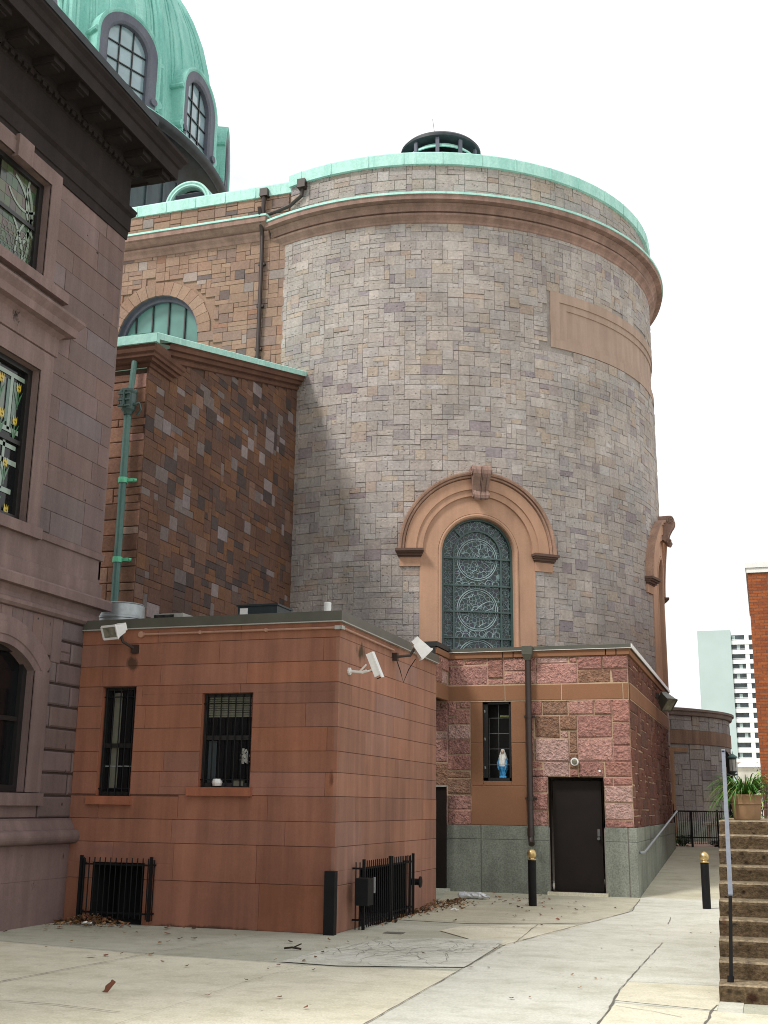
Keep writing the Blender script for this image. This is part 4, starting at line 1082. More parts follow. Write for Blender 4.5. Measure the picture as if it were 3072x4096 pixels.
# ------------------------------------------------------------------ entrance block
rng = random.Random(33)
YV, XV0, XV1, YVE = 22.5, -6.45, -2.39, 31.75
vest = thing('entrance_block', 'pink rock faced stone entrance block with a dark steel door', 'building', (-4.2, 25, 0))
PV, PW = wall_y(YV), wall_x(XV1)
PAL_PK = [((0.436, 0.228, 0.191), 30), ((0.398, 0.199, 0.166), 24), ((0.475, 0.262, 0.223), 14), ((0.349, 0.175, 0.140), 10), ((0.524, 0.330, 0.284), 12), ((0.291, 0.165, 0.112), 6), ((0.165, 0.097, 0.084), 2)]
PAL_PK_SHADE = [((0.20, 0.085, 0.062), 30), ((0.17, 0.075, 0.055), 24), ((0.22, 0.095, 0.066), 14), ((0.15, 0.075, 0.058), 14), ((0.235, 0.12, 0.09), 6)]  # pink stone darkened: shade of the side wall put into the colour
DR = (-3.965, -2.945, .06, 2.135); WV = (-5.255, -4.69, 2.075, 3.625)
M['darkgrey'] = plain('dark_grey_lead', (.10, .10, .10))
SUR = (-5.50, -4.40, 1.22, 3.625)
SZ2 = [((2, 1), 6), ((3, 2), 9), ((2, 2), 7), ((4, 3), 7), ((3, 3), 5), ((5, 3), 5), ((1, 1), 2), ((4, 2), 7), ((3, 1), 3)]
ov = lambda a0, a1, b0, b1, h: a1 > h[0] + .01 and a0 < h[1] - .01 and b1 > h[2] + .01 and b0 < h[3] - .01
def rubble(P, u0, u1, v0, v1, nm, par, pal, holes, lab=None, uw=.165, uh=.150):
    a = MB(); b_ = MB()
    class Clip: pass
    cells = MB()
    # stones that overlap an opening are cut to it
    def place(a0, a1, b0, b1): return not any(ov(a0, a1, b0, b1, h) for h in holes)
    ashlar(a, P, u0, u1, v0, v1, uw, uh, SZ2, pal, rng, place, joint=.020, depth=.02, rough=.012, bev=.020, tilt=.010)
    o = a.build(nm, M['pink'], par, label=lab)
    wall_holes(b_, P, u0, u1, v0, v1, holes, -.002); b_.build('mortar', M['mortar_pale'], o)
    return o
rubble(PV, XV0, SUR[0], 1.22, 3.62, 'front_wall', vest, PAL_PK, ())
rubble(PV, SUR[1], DR[0] - .02, 1.22, 2.17, 'front_wall', vest, PAL_PK, ())
rubble(PV, SUR[1], XV1, 2.155, 3.62, 'front_wall', vest, PAL_PK, (), 'pink rock faced wall above the steel door')
rubble(PV, DR[1] + .02, XV1, 1.22, 2.155, 'front_wall', vest, PAL_PK, ())
rubble(PV, XV0, XV1, 3.92, 4.46, 'upper_wall', vest, PAL_PK, ())
rubble(PW, YV, YVE, 1.22, 3.62, 'side_wall', vest, PAL_PK_SHADE, (), 'pink rock faced side wall above the ramp, coloured as shaded', .15, .115)
rubble(PW, YV, YVE, 3.92, 4.46, 'upper_wall', vest, PAL_PK_SHADE, (), None, .15, .115)
def band(mb, P, u0, u1, z0, z1, d, seams):
    us = [u0] + [x for x in seams if u0 < x < u1] + [u1]
    for p, q in zip(us, us[1:]): stone_block(mb, P, p + .009, q - .009, z0 + .003, z1 - .003, d, .006, None)
s = MB(); band(s, PV, XV0, XV1, 3.62, 3.92, .03, (-4.80, -3.68, -2.50)); band(s, PW, YV, YVE, 3.62, 3.92, .03, (24.2, 26.0, 27.8, 29.6)); bd = s.build('string_course', M['band'], vest)
s = MB(); wall_holes(s, PV, XV0, XV1, 3.60, 3.94, (), .021); wall_holes(s, PW, YV, YVE, 3.60, 3.94, (), .021); s.build('mortar', M['mortar_pale'], bd)
s = MB(); band(s, PV, XV0, XV1 + .05, 4.46, 4.585, .05, (-4.83, -4.62, -2.80, -2.6)); band(s, PW, YV - .04, YVE, 4.46, 4.585, .05, (24, 26, 28, 30)); s.build('coping', M['band'], vest)
s = MB(); s.box(XV0, XV1 + .08, YV - .08, YV + .2, 4.592, 4.665); s.box(XV1 - .2, XV1 + .08, YV + .2, YVE, 4.592, 4.665); vf = s.build('fascia', M['fascia'], vest)
s = MB(); s.box(XV0, XV1 + .09, YV - .09, YV + .0, 4.584, 4.592); s.box(XV1 + .081, XV1 + .095, YV - .09, YVE, 4.585, 4.67); s.build('drip_edge', M['white'], vf)
s = MB(); s.face([(XV0, YV + .1, 4.63), (XV1, YV + .1, 4.63), (XV1, YVE, 4.63), (XV0, YVE, 4.63)]); s.build('roof', M['roofgrey'], vest)
# granite base
s = MB()
for (u0, u1, seams) in ((XV0, DR[0] - .01, (-5.3,)), (DR[1] + .01, XV1 + .06, (-2.50,))):
    for (z0, z1) in ((-.05, .98), (.98, 1.24)): band(s, PV, u0, u1, z0, z1, .06, seams)
gr_ = s.build('granite_base', M['granite'], vest); s = MB()
band(s, PW, YV - .06, YVE, -.05, .98, .06, (23.9, 25.6, 27.4, 29.2)); band(s, PW, YV - .06, YVE, .98, 1.24, .06, (23.9, 25.6, 27.4, 29.2))
gr_ = s.build('granite_base', M['granite'], vest)
s = MB(); wall_holes(s, PV, XV0, XV1 + .04, -.05, 1.22, ((DR[0], DR[1], -.1, 1.3),), .04); wall_holes(s, PW, YV, YVE, -.05, 1.22, (), .04); s.build('joint_bed', M['mortar_grey'], gr_)
# smooth surround with the slit window
s = MB()
for (p, q, z0, z1) in ((SUR[0], WV[0], 2.80, 3.625), (WV[1], SUR[1], 2.80, 3.625), (SUR[0], WV[0], 1.98, 2.80), (WV[1], SUR[1], 1.98, 2.80), (WV[0], WV[1], 1.98, 2.075), (SUR[0], SUR[1], 1.24, 1.98)):
    stone_block(s, PV, p + .005, q - .005, z0 + .005, z1 - .005, .015, .006, None)
sr = s.build('window_surround', M['band'], vest, label='smooth brown stone surround of the slit window')
s = MB(); wall_holes(s, PV, SUR[0], SUR[1], 1.22, 3.63, ((WV[0], WV[1], WV[2], WV[3]),), -.0); s.build('mortar', M['mortar_pale'], sr)
s = MB(); reveal(s, PV, WV[0], WV[1], WV[2], WV[3], .015, -.42); s.face([PV(WV[0] - .3, WV[2] - .2, -.75), PV(WV[1] + .3, WV[2] - .2, -.75), PV(WV[1] + .3, WV[3] + .2, -.75), PV(WV[0] - .3, WV[3] + .2, -.75)])
vw = s.build('slit_window', M['frameblack'], vest, label='tall narrow black window holding a small statue')
s = MB()
for (p, q, z0, z1) in ((WV[0], WV[0] + .09, WV[2], WV[3]), (WV[1] - .05, WV[1], WV[2], WV[3]), (WV[0], WV[1], WV[2], WV[2] + .06), (WV[0], WV[1], WV[3] - .07, WV[3])): ubox(s, PV, p, q, z0, z1, -.1, -.04)
s.build('window_frame', M['frameblack'], vw)
s = MB()
s.tube([PV(-4.965, WV[2] + .05, -.12), PV(-4.965, WV[3] - .07, -.12)], .005, 5)
s.tube([PV(-5.155, WV[2] + .05, -.12), PV(-5.155, 3.27, -.12)], .005, 5)
for z in (2.385, 2.69, 2.99, 3.29): s.tube([PV(WV[0] + .09, z, -.12), PV(WV[1] - .05, z, -.12)], .005, 5)
s.build('leading', M['darkgrey'], vw)
for z in (3.40, 2.86, 2.31): s = MB(); s.tube([PV(WV[0] + .03, z, -.04), PV(WV[0] + .03, z + .04, -.02)], .016, 8); s.build('hinge', M['galv'], vw)
s = MB(); s.tube([PV(-4.96, 3.335, -.25), PV(-4.74, 3.335, -.25)], .02, 8); s.build('lamp_tube', plain('pale_green_tube', (.40, .46, .18), rough=.4), vw)
# statue in the window
sta = thing('statue', 'small white veiled statue in a blue robe behind the slit window', 'statue', (-4.91, YV + .22, 2.14))
s = MB()
prof = [(.07, 2.135), (.072, 2.16), (.05, 2.18), (.055, 2.2), (.062, 2.26), (.085, 2.30), (.10, 2.36), (.098, 2.42), (.09, 2.48), (.075, 2.55), (.055, 2.61), (.04, 2.645), (.036, 2.67), (.02, 2.695), (.002, 2.70)]
for i, ((r0_, z0), (r1_, z1)) in enumerate(zip(prof, prof[1:])):
    n0 = 20
    for k in range(n0):
        t0, t1 = 2 * PI * k / n0, 2 * PI * (k + 1) / n0
        fold = lambda t, z: 1 + .10 * math.sin(7 * t + z * 20) * (1 if z < 2.5 else .3)
        pt = lambda r_, z, t: (-4.91 + r_ * fold(t, z) * math.cos(t) * 1.05, YV + .22 + r_ * fold(t, z) * math.sin(t) * .7, z)
        front = math.sin((t0 + t1) / 2) < -.55
        zc = (z0 + z1) / 2
        col = (.75, .75, .71) if (zc > 2.47 or (front and zc > 2.38)) else (.06, .34, .66) if zc < 2.3 or front else (.05, .2, .5)
        s.face([pt(r0_, z0, t0), pt(r0_, z0, t1), pt(r1_, z1, t1), pt(r1_, z1, t0)], col)
s.build('robe', M['statue'], sta)
s = MB(); s.lathe([(.002, 2.585), (.022, 2.59), (.03, 2.61), (.032, 2.635), (.026, 2.66), (.01, 2.672)], -4.91, YV + .195, n=14, col=(.55, .38, .28))
s.build('face', M['statue'], sta, smooth=True)
for sg in (-1, 1):
    s = MB(); s.tube([(-4.91 + sg * .06, YV + .2, 2.5), (-4.91 + sg * .085, YV + .17, 2.42), (-4.91 + sg * .075, YV + .14, 2.34), (-4.91 + sg * .065, YV + .13, 2.29)], [.025, .026, .02, .012], 8, col=(.05, .22, .42) if sg < 0 else (.06, .25, .45)); s.build('sleeve', M['statue'], sta, smooth=True)
s = MB(); s.box(-5.0, -4.82, YV + .14, YV + .30, 2.075, 2.137, (.05, .22, .40)); s.build('base', M['statue'], sta)
# steel door
s = MB(); reveal(s, PV, DR[0], DR[1], DR[2], DR[3], .05, -.14); s.box(DR[0], DR[1], YV - .1, YV + .14, -.05, .06)
dj = s.build('door_frame', M['doorbrown'], vest)
s = MB(); ubox(s, PV, DR[0] + .05, DR[1] - .05, .07, DR[3] - .045, -.14, -.10); dd_ = s.build('door', M['doorbrown'], vest, label='dark brown flush steel door')
s = MB(); s.tube([PV(-3.06, 1.03, -.1), PV(-3.06, 1.03, -.03)], .028, 10); ubox(s, PV, -3.085, -3.035, 1.07, 1.20, -.1, -.085); s.build('handle', M['darkgrey'], dd_)
s = MB(); s.box(DR[0] - .05, DR[1] + .05, YV - .16, YV - .06, -.03, .062); s.build('threshold', M['concrete'], vest)
# downpipe with square hopper
vp_ = thing('downpipe', 'dark brown downpipe with square hopper on the pink entrance block', 'downpipe', (-4.31, YV, .9))
s = MB(); s.box(-4.41, -4.21, YV - .24, YV - .085, 4.50, 4.66); s.face([(-4.41, YV - .24, 4.50), (-4.21, YV - .24, 4.50), (-4.26, YV - .2, 4.38), (-4.36, YV - .2, 4.38)])
s.face([(-4.41, YV - .24, 4.5), (-4.36, YV - .2, 4.38), (-4.36, YV - .09, 4.38), (-4.41, YV - .09, 4.5)]); s.face([(-4.21, YV - .24, 4.5), (-4.26, YV - .2, 4.38), (-4.26, YV - .09, 4.38), (-4.21, YV - .09, 4.5)]); s.build('hopper', M['fascia'], vp_)
s = MB(); s.tube([(-4.31, YV - .14, 4.42), (-4.31, YV - .14, 1.05), (-4.30, YV - .16, .98), (-4.28, YV - .24, .91)], .058, 14); s.tube([(-4.31, YV - .14, 1.2), (-4.31, YV - .14, 1.06)], .068, 14); s.build('pipe', M['pipebrown'], vp_, smooth=True)
for z in (1.75, 3.3): s = MB(); s.box(-4.42, -4.20, YV - .09, YV - .03, z - .02, z + .02); s.tube([(-4.31, YV - .14, z - .03), (-4.31, YV - .14, z + .03)], .066, 12); s.build('bracket', M['pipebrown'], vp_)
# fittings over the door
s = MB(); s.tube([PV(-3.455, 2.44, 0), PV(-3.455, 2.44, .08)], .075, 20); lm = s.build('wall_lamp', M['white'], smooth=True); tag(lm, 'round white lamp above the dark steel door', 'lamp')
s = MB(); s.tube([PV(-3.455, 2.435, .08), PV(-3.455, 2.43, .12)], [.055, .03], 16); s.build('lens', glassl, lm)
s = MB(); s.tube([PV(-2.99, 2.27, 0), PV(-2.99, 2.27, .05)], .022, 10); tag(s.build('door_sensor', M['white']), 'tiny white sensor on the pink wall right above the door', 'sensor')
floodlight('dark floodlight under the coping of the entrance block side', (XV1 + .05, 28.3, 4.20), (XV1 + .26, 28.2, 4.05), (.5, -.45, -.6), (.30, .34, .26), mat='fascia')
# link wing beside the annex
rng = random.Random(5)
lk = thing('link_wing', 'short pink stone link over the passage beside the annex', 'building', (-6.2, 22, 3.6))
PK = wall_x(-5.95)
rubble(PK, 21.5, 22.42, 3.92, 4.46, 'side_wall', lk, PAL_PK, ())
s = MB(); band(s, PK, 21.5, 22.42, 3.62, 3.92, .02, ()); band(s, PK, 21.46, 22.42, 4.46, 4.585, .04, ()); s.build('string_course', M['band'], lk)
s = MB(); s.box(-6.5, -5.955, 21.5, 22.42, 3.64, 4.60); s.build('body', M['blackmatt'], lk)
s = MB(); s.box(-6.5, -5.90, 21.43, 22.40, 4.60, 4.69); s.box(-6.5, -5.955, 21.44, 21.5, 4.05, 4.60); s.build('fascia', plain('black_cladding', (.012, .012, .013), rough=.5), lk)
gt = thing('metal_gate', 'tall dark brown metal gate closing the passage beside the annex', 'gate', (-6.15, 22.2, 0))
s = MB(); s.box(-6.4, -5.96, 22.30, 22.36, 0.0, 1.95); s.build('leaf', M['doorbrown'], gt)
s = MB(); s.box(-6.4, -5.945, 22.26, 22.38, 1.95, 1.985); s.build('cap', M['drip'], gt)
s = MB(); s.box(-6.4, -5.90, 22.1, 22.4, -.02, .06); s.build('step', M['concgrey'], gt)
# ------------------------------------------------------------------ rectory on the left
rng = random.Random(44)
XR, YR0, YR1 = -9.3, 2.0, 14.75
rec = thing('brownstone_house', 'tall purple brownstone house with a heavy dark cornice', 'house', (-12, 9, 0))
PR = wall_x(XR)
PAL_RC = [((0.169, 0.118, 0.112), 30), ((0.155, 0.110, 0.104), 24), ((0.181, 0.124, 0.113), 14), ((0.161, 0.125, 0.123), 16), ((0.163, 0.107, 0.097), 10)]
WL = (11.75, 13.28, 1.70, 3.58); WM = (11.3, 12.80, 5.22, 7.42); WU = (11.2, 12.66, 8.74, 10.22)
LVU = [5.2 + .331 * k for k in range(17)]
a = MB(); coursed(a, PR, YR0, YR1, LVU, (.8, 1.6), PAL_RC, rng, (WM, WU), joint=.007, bev=.004, rough=.003)
aw = a.build('upper_wall', M['rectory'], rec, label='smooth purple grey upper wall of the brownstone house')
b = MB(); wall_holes(b, PR, YR0, YR1, 4.0, 10.6, (WM, WU), -.006); b.face([(XR - .004, YR1, 0), (-14, YR1, 0), (-14, YR1, 12.2), (XR - .004, YR1, 12.2)])
b.build('joint_bed', M['rectoryjoint'], aw)
# end wall (north), seen only from the side
a = MB(); coursed(a, lambda u, v, d: (u, YR1 + d, v), -14, XR, [0.6 * k for k in range(21)], (.8, 1.6), PAL_RC, rng, (), joint=.008, bev=.004, depth=.004); a.build('end_wall', M['rectory'], rec)
# rusticated ground storey
a = MB(); LVR = [1.36 + .3022 * k for k in range(10)]
coursed(a, PR, YR0, YR1, LVR, (.75, 1.25), PAL_RC, rng, ((WL[0] - .42, WL[1] + .40, 0, 3.62), (WL[1] + .62 - 14 * .235, WL[1] + .62, 3.46, 4.2)), joint=.03, bev=.022, rough=.003)
ux = 9.6
for k in range(14):     # flat arch stones over the window
    u = WL[1] + .62 - (k + 1) * .235
    lo = 3.46 if k == 0 else 3.5 + .04 * min(k, 5)
    stone_block(a, PR, u + .003, u + .232, lo, 4.07, .0, .006, pick(rng, PAL_RC))
for u_, z_ in ((WL[1] + .62, 3.46),):
    pass
ra_ = a.build('ground_storey_wall', M['rectory'], rec, label='rusticated ground storey of the brownstone house')
b = MB(); wall_holes(b, PR, YR0, YR1, 0, 4.1, ((WL[0], WL[1], WL[2], WL[3]),), -.03); b.build('joint_bed', M['rectoryjoint'], ra_)
def swept(mb, prof, y1, ret=True, X=XR, y0=YR0, back=1.5):
    rows = [[(X + d, y0, z) for d, z in prof], [(X + d, y1 + (d if ret else 0), z) for d, z in prof]]
    if ret: rows.append([(X - back, y1 + d, z) for d, z in prof])
    mb.strip(rows)
    if not ret: mb.face([(X + d, y1, z) for d, z in prof])
s = MB(); swept(s, [(.03, 0), (.03, .57), (.035, .575), (.035, 1.02), (.0, 1.03)], YR1 - .3, False); s.build('plinth', M['rectory'], rec, label='dark stained plinth of the brownstone house')
s = MB(); tor = [(.03, 1.02), (.12, 1.035)] + [(.12 + .075 * math.cos(t), 1.125 + .09 * math.sin(t)) for t in [R(-80 + 20 * k) for k in range(9)]] + [(.10, 1.22), (.085, 1.25), (.06, 1.30), (.045, 1.335), (.045, 1.36), (-.03, 1.365)]
swept(s, tor, YR1 - .3, False); s.build('base_moulding', M['rectorytrim'], rec)
s = MB(); swept(s, [(-.03, 4.07), (.04, 4.08), (.07, 4.12), (.07, 4.17), (.03, 4.20), (.02, 4.26), (.05, 4.34), (.15, 4.345), (.155, 4.47), (.13, 4.50), (.03, 4.53), (.03, 4.72), (.0, 4.735), (.0, 5.08), (.03, 5.09), (.035, 5.19), (-.02, 5.205)], YR1)
s.build('belt_course', M['rectorytrim'], rec, label='moulded belt course between the storeys')
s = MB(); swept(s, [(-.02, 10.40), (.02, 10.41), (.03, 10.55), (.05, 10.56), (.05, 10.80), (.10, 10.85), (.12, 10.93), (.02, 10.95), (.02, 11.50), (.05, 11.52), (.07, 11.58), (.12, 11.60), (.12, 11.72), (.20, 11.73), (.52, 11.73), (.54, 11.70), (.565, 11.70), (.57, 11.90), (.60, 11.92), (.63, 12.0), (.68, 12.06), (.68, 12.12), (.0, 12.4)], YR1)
s.build('cornice', M['rectorydark'], rec, label='heavy dark cornice of the brownstone house')
for k in range(15):
    y = YR1 + .32 - k * .62
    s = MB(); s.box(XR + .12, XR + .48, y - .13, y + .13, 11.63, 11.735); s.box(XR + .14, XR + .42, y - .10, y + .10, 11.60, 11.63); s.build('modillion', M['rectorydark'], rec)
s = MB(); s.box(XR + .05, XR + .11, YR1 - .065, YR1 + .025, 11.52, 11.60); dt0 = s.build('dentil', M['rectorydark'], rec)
for k in range(1, 40): dc = dt0.copy(); S.collection.objects.link(dc); dc.location.y = -.15 * k
s = MB(); s.prism([(.60, 12.10), (.70, 12.10), (.72, 12.20), (.66, 12.22), (.2, 12.35)], lambda d, z, t: (XR + d, t, z), YR0, 14.35); s.build('gutter', M['darkcopper'], rec)
s = MB(); s.face([(XR + .2, YR0, 12.33), (XR + .2, YR1, 12.33), (-14, YR1, 14), (-14, YR0, 14)]); s.build('roof', M['darkpanel'], rec)

def rec_window(W, lab, sur, dpt=.16, frame=.10, arched=False):
    a0, a1, b0, b1 = W
    s = MB(); reveal(s, PR, a0, a1, b0, b1, .02, -dpt)
    for (wo, d) in ((sur, .03), (sur * .72, .045), (sur * .3, .03)):
        if arched: ubox(s, PR, a1, a1 + wo, b0, 3.3, -.02, d); continue
        for (p, q, z0, z1) in ((a1 + .0, a1 + wo, b0, b1 + wo), (a0 - wo, a0, b0, b1 + wo), (a0, a1, b1, b1 + wo)): ubox(s, PR, p, q, z0, z1, -.02, d)
    w_ = s.build('window', M['rectorytrim'], rec, label=lab)
    s = MB()
    for (p, q, z0, z1) in ((a1 - frame, a1, b0, b1), (a0, a0 + frame, b0, b1), (a0 + frame, a1 - frame, b0, b0 + .09), (a0 + frame, a1 - frame, b1 - .08, b1)): ubox(s, PR, p, q, z0, z1, -dpt, -dpt + .07)
    ubox(s, PR, a0 + frame, a1 - frame, (b0 + b1) / 2 - .03, (b0 + b1) / 2 + .03, -dpt, -dpt + .05)
    s.build('window_frame', M['frameblack'], w_)
    s = MB(); s.face([PR(a0, b0, -dpt + .01), PR(a1, b0, -dpt + .01), PR(a1, b1, -dpt + .01), PR(a0, b1, -dpt + .01)]); s.build('pane', M['darkglass'], w_)
    return w_
wl = rec_window(WL, 'dark ground floor window of the brownstone house', .36, arched=True)
s = MB(); rows = [[PR(12.515 + (1.14 + w_) * math.cos(R(t)), 2.44 + (1.14 + w_) * math.sin(R(t)), d_) for t in range(40, 142, 3)] for (w_, d_) in ((0, -.16), (0, .03), (.10, .031), (.11, .046), (.26, .047), (.27, .031), (.36, .03), (.37, -.05))]
s.strip(rows); s.build('arched_head', M['rectorytrim'], wl)
s = MB(); ubox(s, PR, WL[0] - .45, WL[1] + .40, 1.53, 1.69, -.05, .06); ubox(s, PR, WL[0] - .45, WL[1] + .36, 1.38, 1.53, -.05, -.012); s.build('sill', M['rectorytrim'], wl)
wm = rec_window(WM, 'middle window with yellow tulips in stained glass', .30)
s = MB(); swept(s, [(.0, 7.74), (.03, 7.75), (.03, 8.02), (.06, 8.05), (.10, 8.08), (.20, 8.09), (.22, 8.20), (.25, 8.24), (.29, 8.30), (.29, 8.34), (.0, 8.40)], 13.14, True, y0=10.6, back=.02); s.build('hood', M['rectorytrim'], wm)
s = MB(); ubox(s, PR, 10.9, 13.13, 5.06, 5.215, -.03, .07); s.build('sill', M['rectorytrim'], wm)
wu = rec_window(WU, 'upper window with pale swirling stained glass', .26)
s = MB(); ubox(s, PR, 10.8, 13.22, 8.58, 8.735, -.03, .11); s.build('sill', M['rectorytrim'], wu)
s = MB(); ubox(s, PR, 11.78, 12.12, 10.18, 10.52, -.02, .09); s.build('keystone', M['rectorytrim'], wu)
GD = -.145
s = MB(); wt, yl, gr2 = (.24, .31, .26), (.50, .37, .02), (.05, .15, .07)
for (p, q, z0, z1) in ((12.40, 12.46, 6.45, 7.2), (12.2, 12.66, 6.42, 6.49), (12.0, 12.68, 5.98, 6.05), (12.36, 12.41, 5.62, 6.3), (11.8, 12.62, 5.58, 5.65), (11.8, 12.70, 7.20, 7.26), (12.1, 12.14, 5.3, 7.3), (11.6, 12.64, 6.20, 6.26)): ubox(s, PR, p, q, z0, z1, GD, GD + .008, 1, wt)
for (yc, zc) in ((12.27, 6.62), (12.56, 6.60), (12.58, 7.08), (12.2, 7.1), (12.44, 5.98), (12.33, 5.55), (11.95, 6.1), (12.55, 5.35)):
    for dx in (-.028, 0, .028):
        s.face([PR(yc + dx - .022, zc, GD + .014), PR(yc + dx, zc - .06, GD + .014), PR(yc + dx + .022, zc, GD + .014), PR(yc + dx * 1.5, zc + .085, GD + .014)], yl)
    s.face([PR(yc - .01, zc - .3, GD + .012), PR(yc + .01, zc - .3, GD + .012), PR(yc + .01, zc - .04, GD + .012), PR(yc - .01, zc - .04, GD + .012)], gr2)
    s.face([PR(yc, zc - .28, GD + .013), PR(yc + .10, zc - .02, GD + .013), PR(yc + .03, zc - .12, GD + .013)], gr2); s.face([PR(yc, zc - .28, GD + .013), PR(yc - .10, zc - .04, GD + .013), PR(yc - .03, zc - .12, GD + .013)], gr2)
for k in range(8): ubox(s, PR, 11.5 + .14 * k, 11.6 + .14 * k, 6.55, 7.15, GD - .002, GD + .004, 1, (.09 + .02 * (k % 3), .16, .13))
s.build('stained_glass', M['stained'], wm)
s = MB(); rs = random.Random(11)
def ribbon(pts, wd, col):
    for (p, q) in zip(pts, pts[1:]):
        dx, dz = q[0] - p[0], q[1] - p[1]; l = math.hypot(dx, dz) or 1; nx, nz = -dz / l * wd, dx / l * wd
        s.face([PR(p[0] - nx, p[1] - nz, GD + .012), PR(q[0] - nx, q[1] - nz, GD + .012), PR(q[0] + nx, q[1] + nz, GD + .012), PR(p[0] + nx, p[1] + nz, GD + .012)], col)
for (yc, zc, r0_, a0_, a1_, wd) in ((11.9, 9.3, .62, 10, 75, .024), (12.05, 9.62, .45, -50, 45, .03), (12.9, 9.9, .55, 150, 235, .022), (12.3, 10.3, .5, 225, 320, .018), (12.05, 9.2, .42, -75, 20, .028), (12.7, 9.0, .5, 110, 185, .018), (11.7, 8.7, .7, 10, 60, .02), (12.2, 8.95, .2, -160, -20, .03)):
    ribbon([(yc + r0_ * math.cos(R(a0_ + (a1_ - a0_) * k / 12)), zc + r0_ * 1.3 * math.sin(R(a0_ + (a1_ - a0_) * k / 12))) for k in range(13)], wd, (.21, .26, .21))
for i in range(7):
    for j in range(8):
        ubox(s, PR, 11.75 + .13 * i, 11.875 + .13 * i, 8.84 + .17 * j, 9.005 + .17 * j, GD - .004, GD + .004, 1, (.045 + .02 * ((i * 3 + j) % 3), .055 + .02 * ((i + j) % 3), .045))
for i in range(8):
    for j in range(6):
        yc, zc = 11.9 + .1 * i + .05 * (j % 2), 8.85 + .085 * j
        ribbon([(yc + .055 * math.cos(R(30 + 60 * k)), zc + .055 * math.sin(R(30 + 60 * k))) for k in range(7)], .003, (.13, .17, .13))
s.build('stained_glass', M['stained'], wu)

# ------------------------------------------------------------------ ground
def sheet(name, poly, z, mat, parent=None):
    m = MB(); m.face([(x, y, z) for x, y in poly]); return m.build(name, M[mat], parent)
struct(sheet('ground', [(-1500, -1500), (1500, -1500), (1500, 1500), (-1500, 1500)], -.06, 'concgrey'))
pave = struct(sheet('pavement', [(-9.35, -8), (12, -8), (12, 22.6), (-9.35, 22.6)], 0.0, 'concdark'))
sheet('cream_slab', [(-9.3, -8), (-2.97, -8), (-2.97, 8.82), (-3.03, 11.82), (-4.56, 11.6), (-5.17, 11.69), (-6.46, 11.74), (-9.3, 12.22)], .004, 'concrete', pave)
sheet('grey_slab', [(-2.97, -8), (-.3, -8), (-.3, 22.55), (-2.32, 22.55), (-2.29, 22.0), (-2.16, 19.47), (-3.06, 14.19), (-3.03, 12.07), (-2.97, 8.82)], .0073, 'concgrey', pave)
sheet('cream_slab', [(-1.36, 10.6), (-.5, 10.4), (-.5, 11.75), (-1.36, 11.71)], .011, 'concrete', pave)
sheet('cream_slab', [(-1.34, -8), (4, -8), (4, 10.3), (-.54, 10.34), (-1.32, 10.45)], .011, 'concrete', pave)
sheet('cracked_patch', [(-4.92, 11.74), (-4.86, 12.91), (-4.56, 14.1), (-3.99, 14.5), (-3.19, 14.66), (-3.11, 13.96), (-3.04, 12.11), (-3.66, 11.88), (-4.27, 11.69)], .010, 'concgrey', pave)
sheet('cream_slab', [(-3.03, 14.12), (-2.95, 14.75), (-2.6, 16.6), (-2.55, 16.9), (-3.16, 16.77), (-4.1, 16.0), (-4.2, 15.4), (-3.6, 14.6)], .0085, 'concrete', pave)
sheet('worn_slab', [(-5.33, 16.6), (-4.1, 16.5), (-3.16, 16.9), (-2.5, 17.4), (-2.2, 19.4), (-2.3, 22.5), (-6, 22.5), (-5.33, 19.4)], .0062, 'concramp', pave)
rj = random.Random(9)
def seam(pts, wd, z=.015, jit=.006, par=pave, step=.12):
    m = MB(); P2 = []
    for (a_, b_) in zip(pts, pts[1:]):
        n = max(1, int(math.hypot(b_[0] - a_[0], b_[1] - a_[1]) / step))
        P2 += [(a_[0] + (b_[0] - a_[0]) * i / n, a_[1] + (b_[1] - a_[1]) * i / n) for i in range(n)]
    P2.append(pts[-1]); o_ = [0, 0]; rows = []
    for i, p in enumerate(P2):
        q = P2[min(i + 1, len(P2) - 1)]; q0 = P2[max(i - 1, 0)]
        dx, dy = q[0] - q0[0], q[1] - q0[1]; l = math.hypot(dx, dy) or 1
        o_[0] = o_[0] * .7 + rj.uniform(-jit, jit); wv = wd * rj.uniform(.25, .72) / 2
        nx, ny = -dy / l, dx / l
        rows.append([(p[0] + nx * (o_[0] - wv), p[1] + ny * (o_[0] - wv), z), (p[0] + nx * (o_[0] + wv), p[1] + ny * (o_[0] + wv), z)])
    m.strip(rows); return m.build('joint', M['joint'], par)
seam([(-2.97, 5), (-2.97, 8.82), (-3.03, 12.07), (-3.06, 14.19)], .022, jit=.004); seam([(-3.06, 14.19), (-2.16, 19.47), (-2.29, 22.02)], .022)
seam([(-9.3, 12.2), (-8.58, 12.07), (-6.46, 11.74), (-5.17, 11.69), (-4.56, 11.6), (-3.02, 11.82)], .025)
seam([(-6.75, 8.5), (-6.68, 9.46), (-6.46, 11.74)], .025); seam([(-6.46, 11.74), (-6.12, 13.8), (-5.99, 14.2)], .013)
seam([(-7.2, 8.55), (-6.06, 8.61), (-5.55, 8.62), (-4.89, 8.5)], .02); seam([(-4.66, 8.0), (-4.65, 10.53), (-4.6, 11.12), (-4.58, 11.64)], .006)
seam([(-1.38, 11.1), (-1.33, 15.17)], .018); seam([(-1.32, 8), (-1.32, 9.49), (-1.38, 11.1)], .032, jit=.008)
seam([(-1.36, 11.71), (-.53, 11.77)], .02); seam([(-1.33, 10.45), (-.54, 10.34)], .02); seam([(-.56, 8.5), (-.56, 9.8), (-.52, 10.67)], .035, jit=.01); seam([(-1.3, 10.3), (-1.0, 10.15), (-.75, 9.95)], .012)
